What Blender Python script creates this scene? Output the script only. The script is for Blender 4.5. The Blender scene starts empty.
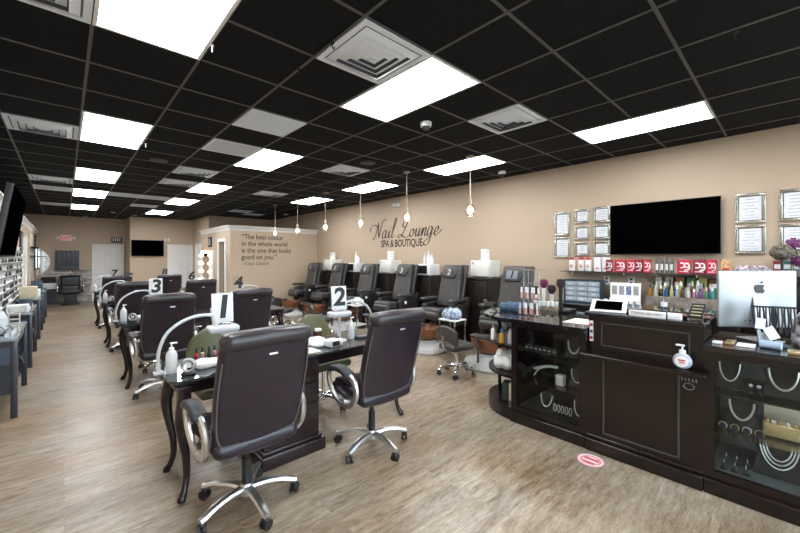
import bpy, bmesh, math, random
from math import sin, cos, pi, radians as R
from mathutils import Vector, Matrix, Euler
random.seed(7)
S = bpy.context.scene
COL = S.collection

# ------------------------------------------------------------------ materials
MATS = {}
def node_mat(name):
    m = bpy.data.materials.new(name); m.use_nodes = True
    nt = m.node_tree; nt.nodes.clear()
    out = nt.nodes.new('ShaderNodeOutputMaterial')
    return m, nt, out
def pm(name, col, rough=.5, metal=0., var=.08, scale=30., bump=0., emis=None, estr=0., coat=0., spec=None, trans=0.):
    """procedural principled material: base colour broken up by a little noise"""
    if name in MATS: return MATS[name]
    m, nt, out = node_mat(name)
    b = nt.nodes.new('ShaderNodeBsdfPrincipled'); nt.links.new(b.outputs[0], out.inputs[0])
    tc = nt.nodes.new('ShaderNodeTexCoord')
    nz = nt.nodes.new('ShaderNodeTexNoise'); nz.inputs['Scale'].default_value = scale; nz.inputs['Detail'].default_value = 3
    nt.links.new(tc.outputs['Object'], nz.inputs['Vector'])
    rp = nt.nodes.new('ShaderNodeValToRGB')
    c = col
    rp.color_ramp.elements[0].position = .3; rp.color_ramp.elements[1].position = .7
    rp.color_ramp.elements[0].color = (max(0, c[0]*(1-var)), max(0, c[1]*(1-var)), max(0, c[2]*(1-var)), 1)
    rp.color_ramp.elements[1].color = (min(1, c[0]*(1+var)), min(1, c[1]*(1+var)), min(1, c[2]*(1+var)), 1)
    nt.links.new(nz.outputs[0], rp.inputs[0]); nt.links.new(rp.outputs[0], b.inputs['Base Color'])
    b.inputs['Roughness'].default_value = rough; b.inputs['Metallic'].default_value = metal
    if coat: b.inputs['Coat Weight'].default_value = coat; b.inputs['Coat Roughness'].default_value = .1
    if spec is not None: b.inputs['Specular IOR Level'].default_value = spec
    if trans: b.inputs['Transmission Weight'].default_value = trans
    if bump:
        bp = nt.nodes.new('ShaderNodeBump'); bp.inputs['Strength'].default_value = bump; bp.inputs['Distance'].default_value = .01
        nt.links.new(nz.outputs[0], bp.inputs['Height']); nt.links.new(bp.outputs[0], b.inputs['Normal'])
    if emis:
        b.inputs['Emission Color'].default_value = (*emis, 1); b.inputs['Emission Strength'].default_value = estr
    MATS[name] = m
    return m
def glassy(name, tint=(.9, .95, .95), refl=.12, rough=.03):
    if name in MATS: return MATS[name]
    m, nt, out = node_mat(name)
    t = nt.nodes.new('ShaderNodeBsdfTransparent'); t.inputs[0].default_value = (*tint, 1)
    g = nt.nodes.new('ShaderNodeBsdfGlossy'); g.inputs['Roughness'].default_value = rough
    lw = nt.nodes.new('ShaderNodeLayerWeight'); lw.inputs[0].default_value = .12
    ma = nt.nodes.new('ShaderNodeMath'); ma.operation = 'MULTIPLY_ADD'; ma.inputs[1].default_value = .6; ma.inputs[2].default_value = refl
    nt.links.new(lw.outputs['Fresnel'], ma.inputs[0])
    mx = nt.nodes.new('ShaderNodeMixShader')
    nt.links.new(ma.outputs[0], mx.inputs[0]); nt.links.new(t.outputs[0], mx.inputs[1]); nt.links.new(g.outputs[0], mx.inputs[2])
    nt.links.new(mx.outputs[0], out.inputs[0])
    MATS[name] = m
    return m

# ------------------------------------------------------------------ mesh builder
class MB:
    def __init__(s): s.v = []; s.f = []; s.mi = []; s.cur = 0
    def _add(s, vs, fs, M=None):
        o = len(s.v)
        if M is not None: vs = [M @ Vector(p) for p in vs]
        s.v += [tuple(p) for p in vs]
        for f in fs: s.f.append([o+i for i in f]); s.mi.append(s.cur)
        return s
    def mat(s, i): s.cur = i; return s
    def box(s, c, d, M=None):
        x, y, z = c; a, b, e = d[0]/2, d[1]/2, d[2]/2
        vs = [(x+i*a, y+j*b, z+k*e) for k in (-1, 1) for j in (-1, 1) for i in (-1, 1)]
        return s._add(vs, [(0,2,3,1),(4,5,7,6),(0,1,5,4),(2,6,7,3),(0,4,6,2),(1,3,7,5)], M)
    def bb(s, x0, x1, y0, y1, z0, z1, M=None):
        return s.box(((x0+x1)/2, (y0+y1)/2, (z0+z1)/2), (abs(x1-x0), abs(y1-y0), abs(z1-z0)), M)
    def rb(s, c, d, r=.01, k=1, m=2, fn=None, M=None):
        """rounded box; k inner subdivisions, m bevel steps, fn deforms local offsets"""
        h = [max(q/2, 1e-4) for q in d]; r = min(r, min(h)*.999)
        ax = []
        for q in h:
            i = q - r
            L = [(-i - r*sin((m-t)/m*pi/4)/sin(pi/4)*.999 if t < m else -i) for t in range(m+1)]
            # positions on the cube face before rounding
            L = [-i - r*(m-t)/m for t in range(m+1)]
            L += [-i + 2*i*t/k for t in range(1, k)]
            L += [i + r*t/m for t in range(m+1)]
            ax.append(L)
        ids = {}; vs = []; fs = []
        def vid(p):
            key = tuple(round(q, 6) for q in p)
            if key in ids: return ids[key]
            q = [max(-(h[a]-r), min(h[a]-r, p[a])) for a in range(3)]
            dd = Vector([p[a]-q[a] for a in range(3)])
            if dd.length > 1e-9:
                # equal-angle rounding
                dd = Vector([math.tan(max(-1, min(1, t/r))*pi/4) for t in dd]); dd = dd.normalized()*r
            o = (q[0]+dd[0], q[1]+dd[1], q[2]+dd[2])
            if fn: o = fn(*o)
            vs.append((o[0]+c[0], o[1]+c[1], o[2]+c[2])); ids[key] = len(vs)-1
            return ids[key]
        for a in range(3):
            b, e = (a+1) % 3, (a+2) % 3
            for sg in (-1, 1):
                for i in range(len(ax[b])-1):
                    for j in range(len(ax[e])-1):
                        q = []
                        for (u, w) in ((i, j), (i+1, j), (i+1, j+1), (i, j+1)):
                            p = [0, 0, 0]; p[a] = sg*h[a]; p[b] = ax[b][u]; p[e] = ax[e][w]; q.append(vid(p))
                        fs.append(q if sg > 0 else q[::-1])
        return s._add(vs, fs, M)
    def cyl(s, p0, p1, r0, r1=None, n=14, caps=True, M=None):
        r1 = r0 if r1 is None else r1
        return s.tube([p0, p1], [r0, r1], n, caps, M)
    def tube(s, pts, r, n=8, caps=True, M=None, closed=False, flat=None):
        pts = [Vector(p) for p in pts]; N = len(pts)
        rs = r if isinstance(r, (list, tuple)) else [r]*N
        vs = []; fs = []; up = None
        for i, p in enumerate(pts):
            a = pts[(i-1) % N] if (closed or i > 0) else p
            b = pts[(i+1) % N] if (closed or i < N-1) else p
            t = (b-a)
            if t.length < 1e-9: t = Vector((0, 0, 1))
            t.normalize()
            if up is None:
                up = Vector((0, 0, 1)) if abs(t.z) < .9 else Vector((1, 0, 0))
            x = t.cross(up)
            if x.length < 1e-6: x = t.cross(Vector((0, 1, 0)))
            x.normalize(); y = x.cross(t).normalized(); up = y
            rx, ry = (rs[i], rs[i]) if not isinstance(rs[i], (tuple, list)) else rs[i]
            for k in range(n):
                th = 2*pi*k/n
                vs.append(p + x*cos(th)*rx + y*sin(th)*ry)
        M2 = N if closed else N-1
        for i in range(M2):
            for k in range(n):
                a = i*n+k; b = i*n+(k+1) % n; c = ((i+1) % N)*n+(k+1) % n; d = ((i+1) % N)*n+k
                fs.append((a, b, c, d))
        if caps and not closed:
            fs.append(tuple(range(n))[::-1]); fs.append(tuple((N-1)*n+k for k in range(n)))
        return s._add(vs, fs, M)
    def lathe(s, prof, c=(0, 0, 0), n=20, M=None, sx=1., sy=1., a0=0., a1=2*pi):
        vs = []; fs = []; full = abs(a1-a0-2*pi) < 1e-6
        m = n if full else n+1
        for (r, z) in prof:
            for k in range(m):
                th = a0+(a1-a0)*k/n
                vs.append((c[0]+max(r, 1e-5)*cos(th)*sx, c[1]+max(r, 1e-5)*sin(th)*sy, c[2]+z))
        for i in range(len(prof)-1):
            for k in range(n if full else n):
                k2 = (k+1) % m if full else k+1
                fs.append((i*m+k, i*m+k2, (i+1)*m+k2, (i+1)*m+k))
        return s._add(vs, fs, M)
    def prism(s, poly, h0, h1, axis='z', M=None):
        n = len(poly)
        def P(a, b, h):
            return {'z': (a, b, h), 'y': (a, h, b), 'x': (h, a, b)}[axis]
        vs = [P(a, b, h0) for a, b in poly] + [P(a, b, h1) for a, b in poly]
        fs = [tuple(range(n))[::-1], tuple(range(n, 2*n))] + [(i, (i+1) % n, n+(i+1) % n, n+i) for i in range(n)]
        return s._add(vs, fs, M)
    def quad(s, a, b, c, d, M=None): return s._add([a, b, c, d], [(0, 1, 2, 3)], M)
    def sphere(s, c, r, n=12, M=None, sx=1, sy=1, sz=1):
        prof = [(r*sin(pi*i/(n//2+1)), -r*cos(pi*i/(n//2+1))*sz) for i in range(n//2+2)]
        return s.lathe(prof, c, n, M, sx, sy)
    def build(s, name, mats, parent=None, loc=None, smooth=True, ang=38, label=None):
        me = bpy.data.meshes.new(name); me.from_pydata(s.v, [], s.f); me.update()
        bm = bmesh.new(); bm.from_mesh(me); bmesh.ops.recalc_face_normals(bm, faces=bm.faces); bm.to_mesh(me); bm.free()
        if not isinstance(mats, (list, tuple)): mats = [mats]
        for m in mats: me.materials.append(m)
        for p, mi in zip(me.polygons, s.mi): p.material_index = min(mi, len(mats)-1); p.use_smooth = smooth
        if smooth: me.set_sharp_from_angle(angle=R(ang))
        o = bpy.data.objects.new(name, me); COL.objects.link(o)
        if parent: o.parent = parent
        if loc: o.location = loc
        if label: o['label'] = label
        return o
def tag(o, label, cat, group=None, kind=None):
    o['label'] = label; o['category'] = cat
    if group: o['group'] = group
    if kind: o['kind'] = kind
    return o
def thing(name, label, cat, loc=(0, 0, 0), rz=0, group=None):
    o = bpy.data.objects.new(name, None); COL.objects.link(o); o.empty_display_size = .1
    o.location = loc; o.rotation_euler = (0, 0, rz)
    return tag(o, label, cat, group)
def struct(o): o['kind'] = 'structure'; return o
def kids(o): return [c for c in bpy.data.objects if c.parent == o]
def dup(root, loc, rz=None, label=None, group=None):
    def cp(o, par):
        c = o.copy(); COL.objects.link(c); c.parent = par
        for g in kids_map.get(o.name, []): cp(g, c)
        return c
    kids_map = {}
    for o in list(bpy.data.objects):
        if o.parent: kids_map.setdefault(o.parent.name, []).append(o)
    r = cp(root, None); r.location = loc
    if rz is not None: r.rotation_euler = (r.rotation_euler[0], r.rotation_euler[1], rz)
    if label: r['label'] = label
    if group: r['group'] = group
    return r
def text(s, size, mat, name='lettering', parent=None, loc=(0, 0, 0), rot=(0, 0, 0), depth=.001, shear=0., align='CENTER', space=1., sx=1., bold=0.):
    cu = bpy.data.curves.new(name, 'FONT'); cu.body = s; cu.size = size; cu.extrude = depth; cu.shear = shear
    cu.align_x = align; cu.align_y = 'CENTER'; cu.space_character = space; cu.resolution_u = 3; cu.offset = bold
    t = bpy.data.objects.new('tmp', cu); COL.objects.link(t)
    dg = bpy.context.evaluated_depsgraph_get(); dg.update()
    me = bpy.data.meshes.new_from_object(t.evaluated_get(dg)); me.name = name
    bpy.data.objects.remove(t); bpy.data.curves.remove(cu)
    me.materials.clear(); me.materials.append(mat)
    for p in me.polygons: p.material_index = 0
    if sx != 1.:
        for v in me.vertices: v.co.x *= sx
    o = bpy.data.objects.new(name, me); COL.objects.link(o); o.location = loc; o.rotation_euler = rot
    if parent: o.parent = parent
    return o
def cr(pts, n=6, closed=False):
    """Catmull-Rom through pts"""
    P = [Vector(p) for p in pts]; N = len(P); out = []
    rng = N if closed else N-1
    for i in range(rng):
        p0 = P[(i-1) % N] if (closed or i > 0) else P[i]; p1 = P[i]; p2 = P[(i+1) % N]
        p3 = P[(i+2) % N] if (closed or i < N-2) else p2
        for t in range(n):
            u = t/n
            out.append(.5*((2*p1)+(-p0+p2)*u+(2*p0-5*p1+4*p2-p3)*u*u+(-p0+3*p1-3*p2+p3)*u**3))
    if not closed: out.append(P[-1])
    return out

WHITE = pm('white_paint', (.80, .80, .79), .45, var=.03)
WPLAS = pm('white_plastic', (.78, .79, .80), .3, var=.03)
WPAPER = pm('white_paper', (.80, .80, .80), .7, var=.05, scale=60)
BLACK = pm('black_plastic', (.012, .012, .014), .35)
BLKM = pm('black_matte', (.015, .015, .016), .8)
SCREEN = pm('dark_screen', (.0006, .0006, .0008), .5, var=0., spec=.0)
CHROME = pm('chrome', (.75, .75, .76), .12, 1., var=.03)
SILVER = pm('silver_satin', (.80, .80, .80), .36, 1., var=.05)
INK = pm('black_ink', (.01, .01, .012), .6)
GLASS = glassy('clear_glass')
ACRYL = glassy('clear_acrylic', (.93, .95, .96), .18, .05)
LEATH = pm('brown_leather', (.017, .0105, .0185), .34, var=.3, scale=9, bump=.15, spec=.6)
LEATHT = pm('brown_leather_trim', (.024, .018, .023), .34, var=.2, scale=14, bump=.1, spec=.6)
DWOOD = pm('espresso_wood', (.008, .0042, .0038), .25, var=.3, scale=12, spec=.5)
DWOOD2 = pm('mahogany_wood', (.016, .0075, .009), .26, var=.3, scale=12, spec=.5)
NAVY = pm('navy_lacquer', (.018, .022, .034), .22, var=.15, spec=.6)
BTOP = pm('black_stone', (.008, .008, .009), .06, var=.3, scale=80, spec=.6)
BRASS = pm('brushed_nickel', (.45, .40, .33), .3, 1.)
# ------------------------------------------------------------------ setting
CE = 3.06; WX = 5.95; LX = -.70; GX = .13; GY = 3.0; T = .6096
def wall_mat():
    m, nt, out = node_mat('tan_wall_paint')
    b = nt.nodes.new('ShaderNodeBsdfPrincipled'); nt.links.new(b.outputs[0], out.inputs[0])
    tc = nt.nodes.new('ShaderNodeTexCoord'); nz = nt.nodes.new('ShaderNodeTexNoise'); nz.inputs['Scale'].default_value = 90
    rp = nt.nodes.new('ShaderNodeValToRGB')
    rp.color_ramp.elements[0].color = (.47, .368, .272, 1); rp.color_ramp.elements[1].color = (.51, .40, .297, 1)
    nt.links.new(tc.outputs['Object'], nz.inputs['Vector']); nt.links.new(nz.outputs[0], rp.inputs[0]); nt.links.new(rp.outputs[0], b.inputs['Base Color'])
    bp = nt.nodes.new('ShaderNodeBump'); bp.inputs['Strength'].default_value = .08; bp.inputs['Distance'].default_value = .004
    nt.links.new(nz.outputs[0], bp.inputs['Height']); nt.links.new(bp.outputs[0], b.inputs['Normal'])
    b.inputs['Roughness'].default_value = .55
    return m
TAN = wall_mat()
def floor_mat():
    m, nt, out = node_mat('plank_floor')
    N = nt.nodes.new; L = nt.links.new
    b = N('ShaderNodeBsdfPrincipled'); L(b.outputs[0], out.inputs[0])
    tc = N('ShaderNodeTexCoord')
    br = N('ShaderNodeTexBrick'); br.offset = .37; br.offset_frequency = 2
    br.inputs['Scale'].default_value = 1.; br.inputs['Brick Width'].default_value = 1.22; br.inputs['Row Height'].default_value = .15
    br.inputs['Mortar Size'].default_value = .0014; br.inputs['Mortar Smooth'].default_value = .2
    br.inputs['Color1'].default_value = (0, 0, 0, 1); br.inputs['Color2'].default_value = (1, 1, 1, 1); br.inputs['Mortar'].default_value = (.5, .5, .5, 1)
    L(tc.outputs['Object'], br.inputs['Vector'])
    # grain, shifted per plank
    mp = N('ShaderNodeMapping'); mp.inputs['Scale'].default_value = (2.2, 12., 1.)
    L(tc.outputs['Object'], mp.inputs['Vector'])
    ad = N('ShaderNodeVectorMath'); ad.operation = 'ADD'
    sc = N('ShaderNodeVectorMath'); sc.operation = 'SCALE'; sc.inputs['Scale'].default_value = 17.
    L(br.outputs['Color'], sc.inputs[0]); L(mp.outputs[0], ad.inputs[0]); L(sc.outputs[0], ad.inputs[1])
    n1 = N('ShaderNodeTexNoise'); n1.inputs['Scale'].default_value = 2.0; n1.inputs['Detail'].default_value = 10; n1.inputs['Roughness'].default_value = .78; n1.inputs['Distortion'].default_value = .35
    L(ad.outputs[0], n1.inputs['Vector'])
    rp = N('ShaderNodeValToRGB'); e = rp.color_ramp.elements
    e[0].position = .30; e[0].color = (.075, .045, .026, 1)
    e[1].position = .72; e[1].color = (.52, .47, .40, 1)
    a = e.new(.42); a.color = (.235, .18, .125, 1)
    a = e.new(.56); a.color = (.37, .315, .25, 1)
    L(n1.outputs[0], rp.inputs[0])
    n2 = N('ShaderNodeTexNoise'); n2.inputs['Scale'].default_value = 5.; n2.inputs['Detail'].default_value = 6
    mp2 = N('ShaderNodeMapping'); mp2.inputs['Scale'].default_value = (4., 26., 1.)
    L(tc.outputs['Object'], mp2.inputs['Vector']); L(mp2.outputs[0], n2.inputs['Vector'])
    r2 = N('ShaderNodeValToRGB'); r2.color_ramp.elements[0].position = .3; r2.color_ramp.elements[0].color = (.62, .60, .58, 1)
    r2.color_ramp.elements[1].position = .6; r2.color_ramp.elements[1].color = (1.05, 1.05, 1.05, 1)
    L(n2.outputs[0], r2.inputs[0])
    mx = N('ShaderNodeMix'); mx.data_type = 'RGBA'; mx.blend_type = 'MULTIPLY'; mx.inputs[0].default_value = .75
    L(rp.outputs[0], mx.inputs[6]); L(r2.outputs[0], mx.inputs[7])
    # plank-to-plank tone
    r3 = N('ShaderNodeValToRGB'); r3.color_ramp.elements[0].color = (.82, .82, .82, 1); r3.color_ramp.elements[1].color = (1.1, 1.09, 1.07, 1)
    L(br.outputs['Color'], r3.inputs[0])
    m2 = N('ShaderNodeMix'); m2.data_type = 'RGBA'; m2.blend_type = 'MULTIPLY'; m2.inputs[0].default_value = 1.
    L(mx.outputs[2], m2.inputs[6]); L(r3.outputs[0], m2.inputs[7])
    m3 = N('ShaderNodeMix'); m3.data_type = 'RGBA'; m3.inputs[7].default_value = (.24, .19, .14, 1)
    L(br.outputs['Fac'], m3.inputs[0]); L(m2.outputs[2], m3.inputs[6])
    n4 = N('ShaderNodeTexNoise'); n4.inputs['Scale'].default_value = 1.1; n4.inputs['Detail'].default_value = 4; L(tc.outputs['Object'], n4.inputs['Vector'])
    r4 = N('ShaderNodeValToRGB'); r4.color_ramp.elements[0].position = .35; r4.color_ramp.elements[0].color = (.86, .74, .60, 1); r4.color_ramp.elements[1].position = .6; r4.color_ramp.elements[1].color = (1.04, 1.04, 1.05, 1)
    L(n4.outputs[0], r4.inputs[0])
    m5 = N('ShaderNodeMix'); m5.data_type = 'RGBA'; m5.blend_type = 'MULTIPLY'; m5.inputs[0].default_value = 1.
    L(m3.outputs[2], m5.inputs[6]); L(r4.outputs[0], m5.inputs[7]); L(m5.outputs[2], b.inputs['Base Color'])
    b.inputs['Roughness'].default_value = .36; b.inputs['Specular IOR Level'].default_value = .5
    bp = N('ShaderNodeBump'); bp.inputs['Strength'].default_value = .12; bp.inputs['Distance'].default_value = .003
    L(n1.outputs[0], bp.inputs['Height']); L(bp.outputs[0], b.inputs['Normal'])
    return m
def brick_mat(name, c1, c2, mort, w, h, rough=.6, axis='x'):
    m, nt, out = node_mat(name); N = nt.nodes.new; L = nt.links.new
    b = N('ShaderNodeBsdfPrincipled'); L(b.outputs[0], out.inputs[0]); b.inputs['Roughness'].default_value = rough
    tc = N('ShaderNodeTexCoord'); mp = N('ShaderNodeMapping'); mp.inputs['Rotation'].default_value = (R(90), 0, 0)
    L(tc.outputs['Object'], mp.inputs[0])
    br = N('ShaderNodeTexBrick'); br.inputs['Scale'].default_value = 1; br.inputs['Brick Width'].default_value = w; br.inputs['Row Height'].default_value = h
    br.inputs['Mortar Size'].default_value = .004; br.inputs['Color1'].default_value = (*c1, 1); br.inputs['Color2'].default_value = (*c2, 1); br.inputs['Mortar'].default_value = (*mort, 1)
    L(mp.outputs[0], br.inputs['Vector']); L(br.outputs['Color'], b.inputs['Base Color'])
    return m
FLOORM = floor_mat()
CEILM = pm('black_ceiling_tile', (.0092, .0098, .0112), .85, var=.3, scale=45, spec=.15)
GRIDM = pm('ceiling_grid_grey', (.085, .085, .085), .5)
CROWN = pm('crown_white', (.72, .71, .69), .4, var=.02)

b = MB().bb(-3.2, WX+.15, -3.2, 17.6, -.1, 0); struct(b.build('floor', FLOORM))
c = MB().bb(-3.2, WX+.15, -3.2, 17.6, CE, CE+.08)
c.mat(1)
for i in range(-5, 10):
    x = GX+i*T
    if -3.1 < x < WX: c.bb(x-.010, x+.010, -3.0, 17.4, CE-.006, CE+.001)
for j in range(-9, 24):
    y = GY+j*T
    if -3.0 < y < 17.4: c.bb(-3.05, WX, y-.010, y+.010, CE-.0055, CE+.001)
struct(c.build('ceiling', [CEILM, GRIDM], smooth=False))
w = MB().bb(WX, WX+.15, -3.2, 17.6, 0, CE); struct(w.build('wall_right', TAN))
w = MB().bb(-3.2, WX+.15, 17.4, 17.6, 0, CE); struct(w.build('wall_back', TAN))
w = MB().bb(-3.2, -3.05, -3.2, 17.6, 0, CE); struct(w.build('wall_left', TAN))
# storefront wall behind the camera with three window openings
w = MB()
ops = [(-.45, 1.35), (1.75, 3.55), (3.95, 5.6)]
w.bb(-3.2, WX+.15, -3.2, -3.0, 0, .35).bb(-3.2, WX+.15, -3.2, -3.0, 2.75, CE)
xs = [-3.2]+[q for o_ in ops for q in o_]+[WX+.15]
for k in range(0, len(xs), 2): w.bb(xs[k], xs[k+1], -3.2, -3.0, .35, 2.75)
struct(w.build('wall_front', TAN))
for n_, (a_, b_) in enumerate(ops):
    f = MB()
    for (x0, x1, z0, z1) in ((a_, a_+.05, .35, 2.75), (b_-.05, b_, .35, 2.75), (a_, b_, .35, .40), (a_, b_, 2.70, 2.75), ((a_+b_)/2-.02, (a_+b_)/2+.02, .4, 2.7)):
        f.bb(x0, x1, -3.14, -3.06, z0, z1)
    fo = struct(f.build('window_%d' % (n_+1), BLKM))
    MB().bb(a_+.05, b_-.05, -3.102, -3.098, .4, 2.7).build('glass_pane', GLASS, fo)
# left partition (lower than the ceiling) with crown
w = MB().bb(LX-.12, LX, -3.0, 17.4, 0, 2.38); struct(w.build('wall_partition_left', TAN))
def crown(path, z1, name):
    """moulding swept along a horizontal polyline; room side is to the right of the travel direction"""
    prof = [(0, -.13), (.015, -.13), (.02, -.09), (.05, -.05), (.07, -.03), (.085, -.02), (.085, 0), (0, 0)]
    m = MB(); n = len(prof); vs = []; fs = []
    P = [Vector((p[0], p[1])) for p in path]
    for i, p in enumerate(P):
        d0 = (P[i]-P[i-1]).normalized() if i > 0 else None
        d1 = (P[i+1]-P[i]).normalized() if i < len(P)-1 else None
        n0 = Vector((d0.y, -d0.x)) if d0 else None; n1 = Vector((d1.y, -d1.x)) if d1 else None
        if n0 and n1: nn = (n0+n1); nn = nn/nn.dot(n0)
        else: nn = n0 or n1
        for (a, z) in prof: vs.append((p.x+nn.x*a, p.y+nn.y*a, z1+z))
    for i in range(len(P)-1):
        for k in range(n): fs.append((i*n+k, i*n+(k+1) % n, (i+1)*n+(k+1) % n, (i+1)*n+k))
    fs.append(tuple(range(n))); fs.append(tuple((len(P)-1)*n+k for k in range(n))[::-1])
    m._add(vs, fs); return struct(m.build(name, CROWN))
crown([(LX, -3.0), (LX, 17.38)], 2.46, 'trim_1')
w = MB().bb(LX-.13, LX, -3.0, 17.38, 2.38, 2.46); struct(w.build('trim_2', CROWN))
# boxed-in room on the right: front wall with the quotation, side wall with a door opening
BY = 10.37; BX = 3.31; B2 = 13.2
w = MB().bb(BX, WX, BY, BY+.12, 0, 2.42); struct(w.build('wall_quote', TAN))
w = MB().bb(BX, BX+.12, BY+.12, 10.82, 0, 2.42).bb(BX, BX+.12, 11.34, B2, 0, 2.42).bb(BX, BX+.12, 10.82, 11.34, 2.05, 2.42)
struct(w.build('wall_box_side', TAN))
w = MB().bb(BX+.02, WX, BY+.02, B2, 2.42, 2.47); struct(w.build('trim_3', CROWN))
crown([(BX, B2), (BX, BY), (WX, BY)][::-1], 2.47, 'trim_4') if False else crown([(BX, B2), (BX, BY), (WX, BY)], 2.47, 'trim_4')
for n_, (y0, y1, z0, z1) in enumerate([(10.72, 10.82, 0, 2.13), (11.34, 11.44, 0, 2.13), (10.82, 11.34, 2.05, 2.13)]):
    w = MB().bb(BX-.025, BX, y0, y1, z0, z1); struct(w.build('trim_%d' % (5+n_), WHITE))
w = MB().bb(BX+.12, WX, B2-.12, B2, 0, 2.42); struct(w.build('wall_box_rear', TAN))
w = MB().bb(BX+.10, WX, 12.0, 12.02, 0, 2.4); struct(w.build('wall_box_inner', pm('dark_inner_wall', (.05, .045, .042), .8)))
# full-height walls behind the box
w = MB().bb(3.70, WX, 13.83, 13.95, 0, CE); struct(w.build('wall_recess', TAN))
w = MB().bb(3.70, 3.82, 13.95, 16.05, 0, CE); struct(w.build('wall_recess_side', TAN))
w = MB().bb(1.72, 3.70, 16.05, 17.4, 0, CE); struct(w.build('wall_screen', TAN))
# stone wainscot
STONE = brick_mat('ledger_stone', (.24, .225, .21), (.62, .58, .54), (.16, .15, .14), .24, .055)
w = MB().bb(LX, 1.70, 17.37, 17.4, 0, 1.16); struct(w.build('trim_8', STONE))
# baseboards
DBASE = pm('dark_baseboard', (.03, .02, .018), .4)
w = MB().bb(WX-.015, WX, -3.0, BY, 0, .1); struct(w.build('baseboard_right', DBASE))
w = MB().bb(1.72, 3.70, 16.035, 16.05, 0, .1); struct(w.build('baseboard_back', DBASE))
w = MB().bb(BX, WX-.02, BY-.015, BY, 0, .1); struct(w.build('baseboard_quote', DBASE))

# doors: six-panel white doors in the two back wall planes
def six_panel(name, x0, x1, y, leaves=1):
    m = MB(); m.bb(x0-.06, x0, y-.03, y, 0, 2.09).bb(x1, x1+.06, y-.03, y, 0, 2.09).bb(x0-.06, x1+.06, y-.03, y, 2.03, 2.09)
    root = struct(m.build(name, WHITE))
    wd = (x1-x0)/leaves
    for l in range(leaves):
        a = x0+l*wd+.004; e = a+wd-.008; d = MB(); d.bb(a, e, y-.012, y, .01, 2.025)
        cw = (e-a)
        for cx in (a+cw*.28, a+cw*.72):
            for (z0, z1) in ((.2, .85), (1.0, 1.55), (1.66, 1.9)):
                hw = cw*.16
                for (p, q, r_, s_) in ((cx-hw, cx+hw, z0, z0+.04), (cx-hw, cx+hw, z1-.04, z1), (cx-hw, cx-hw+.035, z0, z1), (cx+hw-.035, cx+hw, z0, z1)):
                    d.bb(p, q, y-.045, y-.012, r_, s_)
        d.build('door_leaf', WHITE, root)
    MB().sphere((x0+.07, y-.05, 1.0), .03).build('door_knob', SILVER, root)
    return root
six_panel('door_1', .80, 1.62, 17.37)
six_panel('door_2', 2.92, 3.64, 16.05)
# narrow white panelled door on the recess side wall and the left wall
m = MB().bb(3.66, 3.70, 14.5, 14.58, 0, 2.12).bb(3.66, 3.70, 15.4, 15.48, 0, 2.12).bb(3.66, 3.70, 14.5, 15.48, 2.05, 2.12)
d3 = struct(m.build('door_3', WHITE)); MB().bb(3.68, 3.70, 14.58, 15.4, .01, 2.05).build('door_leaf', WHITE, d3)
m = MB().bb(LX, LX+.03, 11.8, 11.9, 0, 2.12).bb(LX, LX+.03, 12.75, 12.85, 0, 2.12).bb(LX, LX+.03, 11.8, 12.85, 2.05, 2.12)
d4 = struct(m.build('door_4', WHITE)); MB().bb(LX, LX+.015, 11.9, 12.75, .01, 2.05).build('door_leaf', WHITE, d4)

# ------------------------------------------------------------------ ceiling fittings
DIFF = pm('light_diffuser', (.9, .9, .9), .5, var=0, emis=(.97, .985, 1.), estr=16.)
def proto_light():
    t = thing('ceiling_light', 'x', 'ceiling light', (0, 0, CE))
    m = MB(); a, e = T/2, T; k = .022
    m.bb(-a, a, -e, -e+k, -.012, -.0065).bb(-a, a, e-k, e, -.012, -.0065).bb(-a, -a+k, -e+k, e-k, -.012, -.0065).bb(a-k, a, -e+k, e-k, -.012, -.0065)
    m.build('light_frame', WHITE, t)
    MB().bb(-a+k, a-k, -e+k, e-k, -.0105, -.0065).build('diffuser', DIFF, t)
    return t
LP = proto_light()
lights = [(0, -2, 'large bright ceiling light panel at the top left of the picture, nearest of its column'),
 (0, 3, 'second ceiling light panel of the left column, right of the slotted vent'),
 (0, 8, 'third ceiling light panel of the left column'),
 (0, 12, 'fourth ceiling light panel of the left column'),
 (0, 17, 'farthest ceiling light panel of the left column, near the exit sign'),
 (3, -2, 'long bright ceiling light panel touching the big square diffuser vent at top centre'),
 (3, 3, 'ceiling light panel behind the white louvred return grilles, second of the middle column'),
 (3, 8, 'third ceiling light panel of the middle column'),
 (3, 12, 'fourth ceiling light panel of the middle column'),
 (3, 17, 'farthest ceiling light panel of the middle column, above the wall screen at the back'),
 (7, -4, 'long ceiling light panel at the upper right above the big wall television'),
 (7, 0, 'ceiling light panel behind the nearest pendant lamp'),
 (7, 4, 'ceiling light panel above the third pendant lamp from the right'),
 (7, 8, 'farthest ceiling light panel of the right-hand column above the small far pendants')]
first = True
for (i, j, lab) in lights:
    loc = (GX+(i+.5)*T, GY+(j+1)*T, CE)
    if first: LP.location = loc; LP['label'] = lab; LP['group'] = 'ceiling light panels'; first = False
    else: dup(LP, loc, None, lab, 'ceiling light panels')
# panels over the part of the salon behind the camera
for (i, j) in [(0, -7), (3, -7), (7, -8)]:
    dup(LP, (GX+(i+.5)*T, GY+(j+1)*T, CE), None, 'ceiling light panel over the shop front behind the photographer', 'ceiling light panels over the shop front')

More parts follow.
